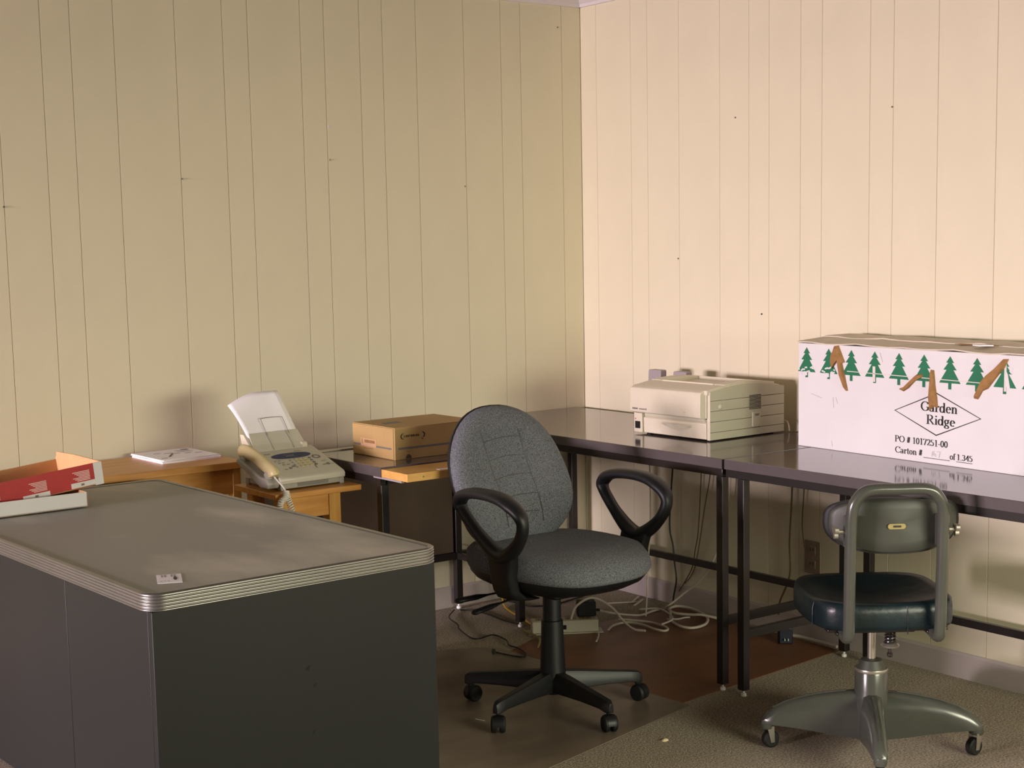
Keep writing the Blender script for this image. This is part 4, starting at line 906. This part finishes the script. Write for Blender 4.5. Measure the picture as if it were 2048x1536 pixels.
    bm = B(); tube(bm, catmull(P2, 5), 0.0158, 14); fr = obj('back_tube', bm, M_greym, t, smooth=60)
    for s in (-1, 1): obj('tube_mount', bx(s*hw-0.02, s*hw+0.02, yb+0.05, yb+0.10, 0.384, 0.394), M_frame, t, bevel=0.003)
    # curved oval back plate with dark cushion on the far side
    def ring(k, d, n=44):
        out = []
        for i in range(n):
            a = 2*PI*i/n; c, s = math.cos(a), math.sin(a)
            x = 0.178*math.copysign(abs(c)**0.80, c)*k; z = 0.080*k*(math.copysign(abs(s)**0.85, s) if s < 0 else 0.86*s**0.55)
            y = yb+0.016+0.006 + 0.048*(x/0.178)**2 + d
            out.append((x+0.010, y, 0.694+z))
        return out
    bm = B(); loft(bm, [ring(k, d) for k, d in ((0.05, -0.010), (0.6, -0.0095), (0.90, -0.008), (0.965, -0.004), (0.975, 0.002), (0.9, 0.004), (0.05, 0.004))]); bp = obj('back_plate', bm, M_greyd, t, smooth=60)
    bm = B(); loft(bm, [ring(k, d) for k, d in ((0.96, 0.003), (1.025, 0.003), (1.04, 0.010), (1.02, 0.020), (0.9, 0.028), (0.6, 0.034), (0.05, 0.036))]); obj('back_cushion', bm, M_rubber, t, smooth=60)
    Mb = frameM((0.006, yb+0.0115, 0.690), (1, 0, 0), (0, 0, 1))
    bm = B(); poly_prism(bm, rrect(-0.024, 0.024, -0.0072, 0.0072, 0.007, 5), 0, 0.0016, Mb); bd = obj('badge', bm, M_brass, bp)
    bm = B(); poly_prism(bm, rrect(-0.010, 0.012, -0.0028, 0.0028, 0.002, 3), 0.0014, 0.0020, Mb); obj('badge_window', bm, M_ink, bd)
    for s in (-1, 1):
        br = obj('back_bracket', bx(s*hw-0.010, s*hw+0.010, yb+0.006, yb+0.030, 0.635, 0.720), M_greym, fr, bevel=0.002)
        for zz in (0.637, 0.718):
            bm = B(); lathe(bm, [(0.005, 0), (0.0045, 0.004), (0.002, 0.006)], 10); n = obj('rivet', bm, M_glide, br); n.location = (s*(hw+0.0), yb-0.002 if s < 0 else yb, zz); n.rotation_euler = (PI/2, 0, 0)
        bm = B(); tube(bm, [(s*(hw+0.006), yb-0.004, 0.682), (s*(hw+0.036), yb-0.004, 0.682)], 0.006, 10); kn = obj('clamp_screw', bm, M_chrome, fr)
        bm = B()
        for i in range(3):
            a = 2*PI*i/3+0.5; lathe(bm, [(0.002, -0.006), (0.009, -0.005), (0.009, 0.005), (0.002, 0.006)], 10, (s*(hw+0.038), yb-0.004+0.010*math.cos(a), 0.682+0.010*math.sin(a)), 'x')
        obj('wing_knob', bm, M_chrome, kn)
steel_chair()

# ================================================================== CABLES AND FLOOR BITS
def cable(name, label, cat, pts, r, m, n=7, sub=7, group=None, ends=None):
    bm = B(); tube(bm, catmull(pts, sub), r, n); o = obj(name, bm, m)
    return tag(o, label, cat, group)
def Zs(pts, z): return [(x, y, z) for x, y in pts]
def strip():
    t = thing('power_strip', 'cream multi-socket power strip on the floor under the corner table', 'power strip', (-0.752, -0.588, 0.0025), math.atan2(-0.137, 0.226))
    obj('housing', bx(0, 0.250, 0, 0.062, 0.004, 0.050), M_beige2, t, bevel=0.004)
    obj('base_plate', bx(-0.014, 0.268, -0.006, 0.068, 0, 0.004), M_beige2, t, bevel=0.001)
    obj('rocker_switch', bx(0.112, 0.128, -0.003, 0.0, 0.018, 0.034), M_dark, t)
    for k in range(4):
        s = obj('socket', bx(0.016+0.056*k, 0.058+0.056*k, 0.012, 0.050, 0.050, 0.0515), M_outlet, t)
        for x in (0.026, 0.042): obj('slot', bx(x+0.056*k, x+0.003+0.056*k, 0.024, 0.036, 0.0515, 0.0519), M_dark, s)
strip()
def adapter(name, label, loc, rz, a, b, hgt, m, prongs=False):
    t = thing(name, label, 'power adapter', loc, rz)
    bo = obj('housing', bx(-a/2, a/2, -b/2, b/2, 0, hgt), m, t, bevel=0.004)
    for k in range(4): obj('grip_rib', bx(-a/2+0.006, a/2-0.006, -b/2-0.001, -b/2, hgt-0.012-0.007*k, hgt-0.009-0.007*k), m, bo)
    if prongs:
        for x in (-0.006, 0.006): obj('prong', bx(x-0.0012, x+0.0012, -b/2-0.016, -b/2, hgt*0.26, hgt*0.26+0.006), M_glide, t)
    else:
        bm = B(); tube(bm, [(a/2, 0, 0.02), (a/2+0.018, 0, 0.018)], 0.005, 8); obj('strain_relief', bm, M_rubber, t)
adapter('power_adapter', 'black plug-in power adapter sitting on the cream power strip', (-0.535, -0.640, 0.0545), math.atan2(-0.137, 0.226), 0.070, 0.052, 0.056, M_rubber)
adapter('power_adapter', 'dark blue power adapter with prongs on the floor near the table legs', (-0.120, -1.268, 0.0025), math.radians(-38), 0.050, 0.040, 0.060, M_navy, True)
GW = 'white cables behind the power strip'
cable('white_cable', 'thick white cable arching off the power strip to the floor', 'cable', [(-0.62, -0.655, 0.056), (-0.60, -0.665, 0.105), (-0.54, -0.685, 0.130), (-0.47, -0.708, 0.090), (-0.43, -0.74, 0.030), (-0.425, -0.790, 0.010), (-0.408, -0.833, 0.010)], 0.0045, M_cablew, group=GW)
cable('white_cable', 'white cable running from the black adapter up toward the printer', 'cable', [(-0.505, -0.655, 0.075), (-0.40, -0.640, 0.040), (-0.27, -0.640, 0.011), (-0.18, -0.618, 0.0085), (-0.10, -0.612, 0.011), (-0.035, -0.655, 0.070), (-0.034, -0.735, 0.13), (-0.038, -0.80, 0.20), (-0.038, -0.86, 0.32), (-0.036, -0.90, 0.50), (-0.036, -0.915, 0.70)], 0.0042, M_cablew, group=GW)
cable('white_cable', 'white cable bent in a flat hairpin on the brown sheet', 'cable', Zs([(-0.500, -0.730), (-0.441, -0.690), (-0.374, -0.690), (-0.354, -0.748), (-0.364, -0.841), (-0.350, -0.880), (-0.315, -0.850), (-0.306, -0.744), (-0.365, -0.633)], 0.0095), 0.0045, M_cablew, group=GW)
cable('white_cable', 'white cable coiled in a round loop near the table leg', 'cable', [(-0.161, -0.702, 0.020), (-0.235, -0.791, 0.012), (-0.262, -0.872, 0.010), (-0.242, -0.918, 0.010), (-0.170, -0.907, 0.010), (-0.101, -0.847, 0.012), (-0.071, -0.775, 0.016), (-0.060, -0.700, 0.018), (-0.085, -0.655, 0.020), (-0.140, -0.672, 0.020), (-0.165, -0.735, 0.020), (-0.14, -0.80, 0.022), (-0.124, -0.84, 0.026), (-0.100, -0.90, 0.020), (-0.075, -0.96, 0.010)], 0.0052, M_cablew, group=GW)
cable('white_cable', 'thin white cable looping between the hairpin and the round loop', 'cable', [(-0.251, -0.623, 0.028), (-0.203, -0.681, 0.034), (-0.224, -0.770, 0.030), (-0.258, -0.816, 0.024), (-0.325, -0.831, 0.020)], 0.0035, M_cablew, group=GW)
cable('white_cable', 'short thin white cable inside the round white cable loop', 'cable', Zs([(-0.215, -0.740), (-0.185, -0.770), (-0.150, -0.770), (-0.130, -0.78)], 0.0062), 0.0033, M_cablew, group=GW)
cable('white_cable', 'thin white cord hanging from under the grey armchair side to the floor', 'cable', [(-0.20, -0.630, 0.70), (-0.205, -0.640, 0.40), (-0.22, -0.640, 0.20), (-0.24, -0.655, 0.08), (-0.262, -0.672, 0.012)], 0.0030, M_cablew, group=GW)
cable('white_cable', 'short white cable end poking out in front of the power strip', 'cable', Zs([(-0.555, -0.735), (-0.585, -0.772), (-0.640, -0.826)], 0.0085), 0.0035, M_cablew, group=GW)
cable('yellow_cable', 'yellow cable running down the left wall to the power strip', 'cable', [(-0.66, -0.080, 0.262), (-0.61, -0.080, 0.235), (-0.55, -0.085, 0.15), (-0.53, -0.090, 0.05), (-0.56, -0.15, 0.008), (-0.604, -0.253, 0.008), (-0.631, -0.356, 0.008), (-0.66, -0.441, 0.010), (-0.70, -0.53, 0.018)], 0.0036, M_cabley)
cable('yellow_cable', 'short tan-yellow cable end curling in front of the power strip', 'cable', [(-0.772, -0.560, 0.020), (-0.768, -0.600, 0.014), (-0.779, -0.667, 0.010), (-0.850, -0.750, 0.009)], 0.0042, M_brass)
GB = 'thin black cables on the floor'
cable('black_cable', 'thin black cable winding from the left wall onto the chair mat', 'cable', Zs([(-0.760, -0.085), (-0.844, -0.171), (-0.884, -0.289), (-0.919, -0.348), (-0.960, -0.484), (-0.941, -0.514), (-0.873, -0.503), (-0.880, -0.595), (-0.915, -0.660), (-0.915, -0.713), (-0.936, -0.785), (-0.970, -0.821), (-0.988, -0.793), (-1.002, -0.742), (-1.008, -0.711)], 0.0082), 0.0028, M_cableb, group=GB)
cable('black_cable', 'thin black cable lying between the two table legs on the carpet', 'cable', Zs([(-0.730, -0.085), (-0.694, -0.135), (-0.690, -0.233), (-0.700, -0.339), (-0.690, -0.44)], 0.0040), 0.0032, M_cableb, group=GB)
cable('black_cable', 'thin black cable lying along the foot of the left wall', 'cable', Zs([(-0.50, -0.050), (-0.484, -0.161), (-0.475, -0.228), (-0.38, -0.26), (-0.20, -0.22)], 0.0040), 0.0032, M_cableb, group=GB)
t = thing('cable_plug', 'small black plug at the end of the cable on the chair mat', 'plug', (-1.012, -0.700, 0.0052), math.radians(60))
obj('plug_body', bx(-0.016, 0.016, -0.006, 0.006, 0, 0.011), M_cableb, t, bevel=0.002); obj('plug_tip', bx(0.016, 0.024, -0.003, 0.003, 0.003, 0.008), M_glide, t)
GC = 'cords hanging behind the tables'
cable('hanging_cord', 'black cord hanging straight down the right wall behind the armchair arm', 'cord', [(-0.03, -0.584, 0.72), (-0.03, -0.580, 0.58), (-0.03, -0.562, 0.40), (-0.03, -0.560, 0.306), (-0.03, -0.578, 0.245), (-0.03, -0.586, 0.176), (-0.03, -0.596, 0.110), (-0.03, -0.580, 0.040), (-0.03, -0.575, 0.008)], 0.0034, M_cableb, group=GC)
cable('hanging_cord', 'thin brown cord on the right wall next to the black cord', 'cord', [(-0.018, -0.735, 0.72), (-0.018, -0.729, 0.557), (-0.018, -0.711, 0.327), (-0.018, -0.693, 0.245), (-0.018, -0.676, 0.172), (-0.018, -0.632, 0.104), (-0.020, -0.600, 0.060)], 0.0022, M_cord, group=GC)
cable('hanging_cord', 'thin brown cord slanting toward the black cord on the right wall', 'cord', [(-0.024, -0.800, 0.72), (-0.024, -0.784, 0.554), (-0.024, -0.756, 0.432), (-0.024, -0.70, 0.184), (-0.024, -0.64, 0.10)], 0.0022, M_cord, group=GC)
cable('hanging_cord', 'tan cord hanging behind the gap between the two tables', 'cord', [(-0.032, -1.207, 0.72), (-0.032, -1.217, 0.556), (-0.032, -1.206, 0.36), (-0.032, -1.207, 0.229), (-0.032, -1.157, 0.117), (-0.03, -1.15, 0.07)], 0.0034, M_cord, group=GC)
cable('hanging_cord', 'short tan cord hanging down to the wall outlet', 'cord', [(-0.022, -1.268, 0.72), (-0.022, -1.266, 0.561), (-0.022, -1.258, 0.422), (-0.022, -1.27, 0.340)], 0.0024, M_cord, group=GC)
cable('floor_wire', 'grey wire lying along the baseboard behind the table legs', 'cable', [(-0.08, -1.20, 0.012), (-0.045, -1.26, 0.012), (-0.045, -1.36, 0.012), (-0.05, -1.45, 0.012)], 0.006, M_cablew)
# flat scraps near the corner, wall outlet, lint
for k, (x, y, a, l, lb) in enumerate(((-0.075, -0.40, 0.6, 0.10, 'thin white plastic strip on the floor by the corner, nearest the right wall'), (-0.16, -0.42, -0.5, 0.13, 'thin white plastic strip on the floor, crossing the others'), (-0.12, -0.47, 0.55, 0.11, 'thin white plastic strip on the floor by the corner, nearest the cables'))):
    o = obj('plastic_strip', bx(-l/2, l/2, -0.004, 0.004, 0, 0.003), M_cablew); o.location = (x, y, 0.0006+0.0032*k); o.rotation_euler = (0, 0, a); tag(o, lb, 'strip', 'white plastic strips in the corner')
t = thing('wall_outlet', 'beige wall outlet plate on the right wall under the tables', 'outlet', (-0.0002, -1.292, 0.305))
obj('cover_plate', bx(-0.006, 0, -0.038, 0.038, -0.060, 0.060), M_outlet, t, bevel=0.002)
for z in (-0.026, 0.026):
    s = obj('receptacle', bx(-0.009, -0.006, -0.017, 0.017, z-0.015, z+0.015), M_outlet, t, bevel=0.002)
    for y in (-0.007, 0.007): obj('slot', bx(-0.0096, -0.009, y-0.0012, y+0.0012, z-0.003, z+0.008), M_dark, s)
bm = B(); lathe(bm, [(0.014, 0), (0.010, 0.004), (0.003, 0.006)], 7); o = obj('paper_scrap', bm, M_lint); o.location = (-1.190, -1.795, 0.0); o.scale = (1, 0.7, 1); tag(o, 'tiny pale scrap lying on the carpet in front of the mat', 'scrap')
o = obj('plastic_sliver', bx(-0.018, 0.018, -0.0012, 0.0012, 0, 0.0012), M_paper); o.location = (-1.503, -1.300, 0.0050); o.rotation_euler = (0, 0, -1.3); tag(o, 'tiny white sliver lying on the chair mat', 'scrap')
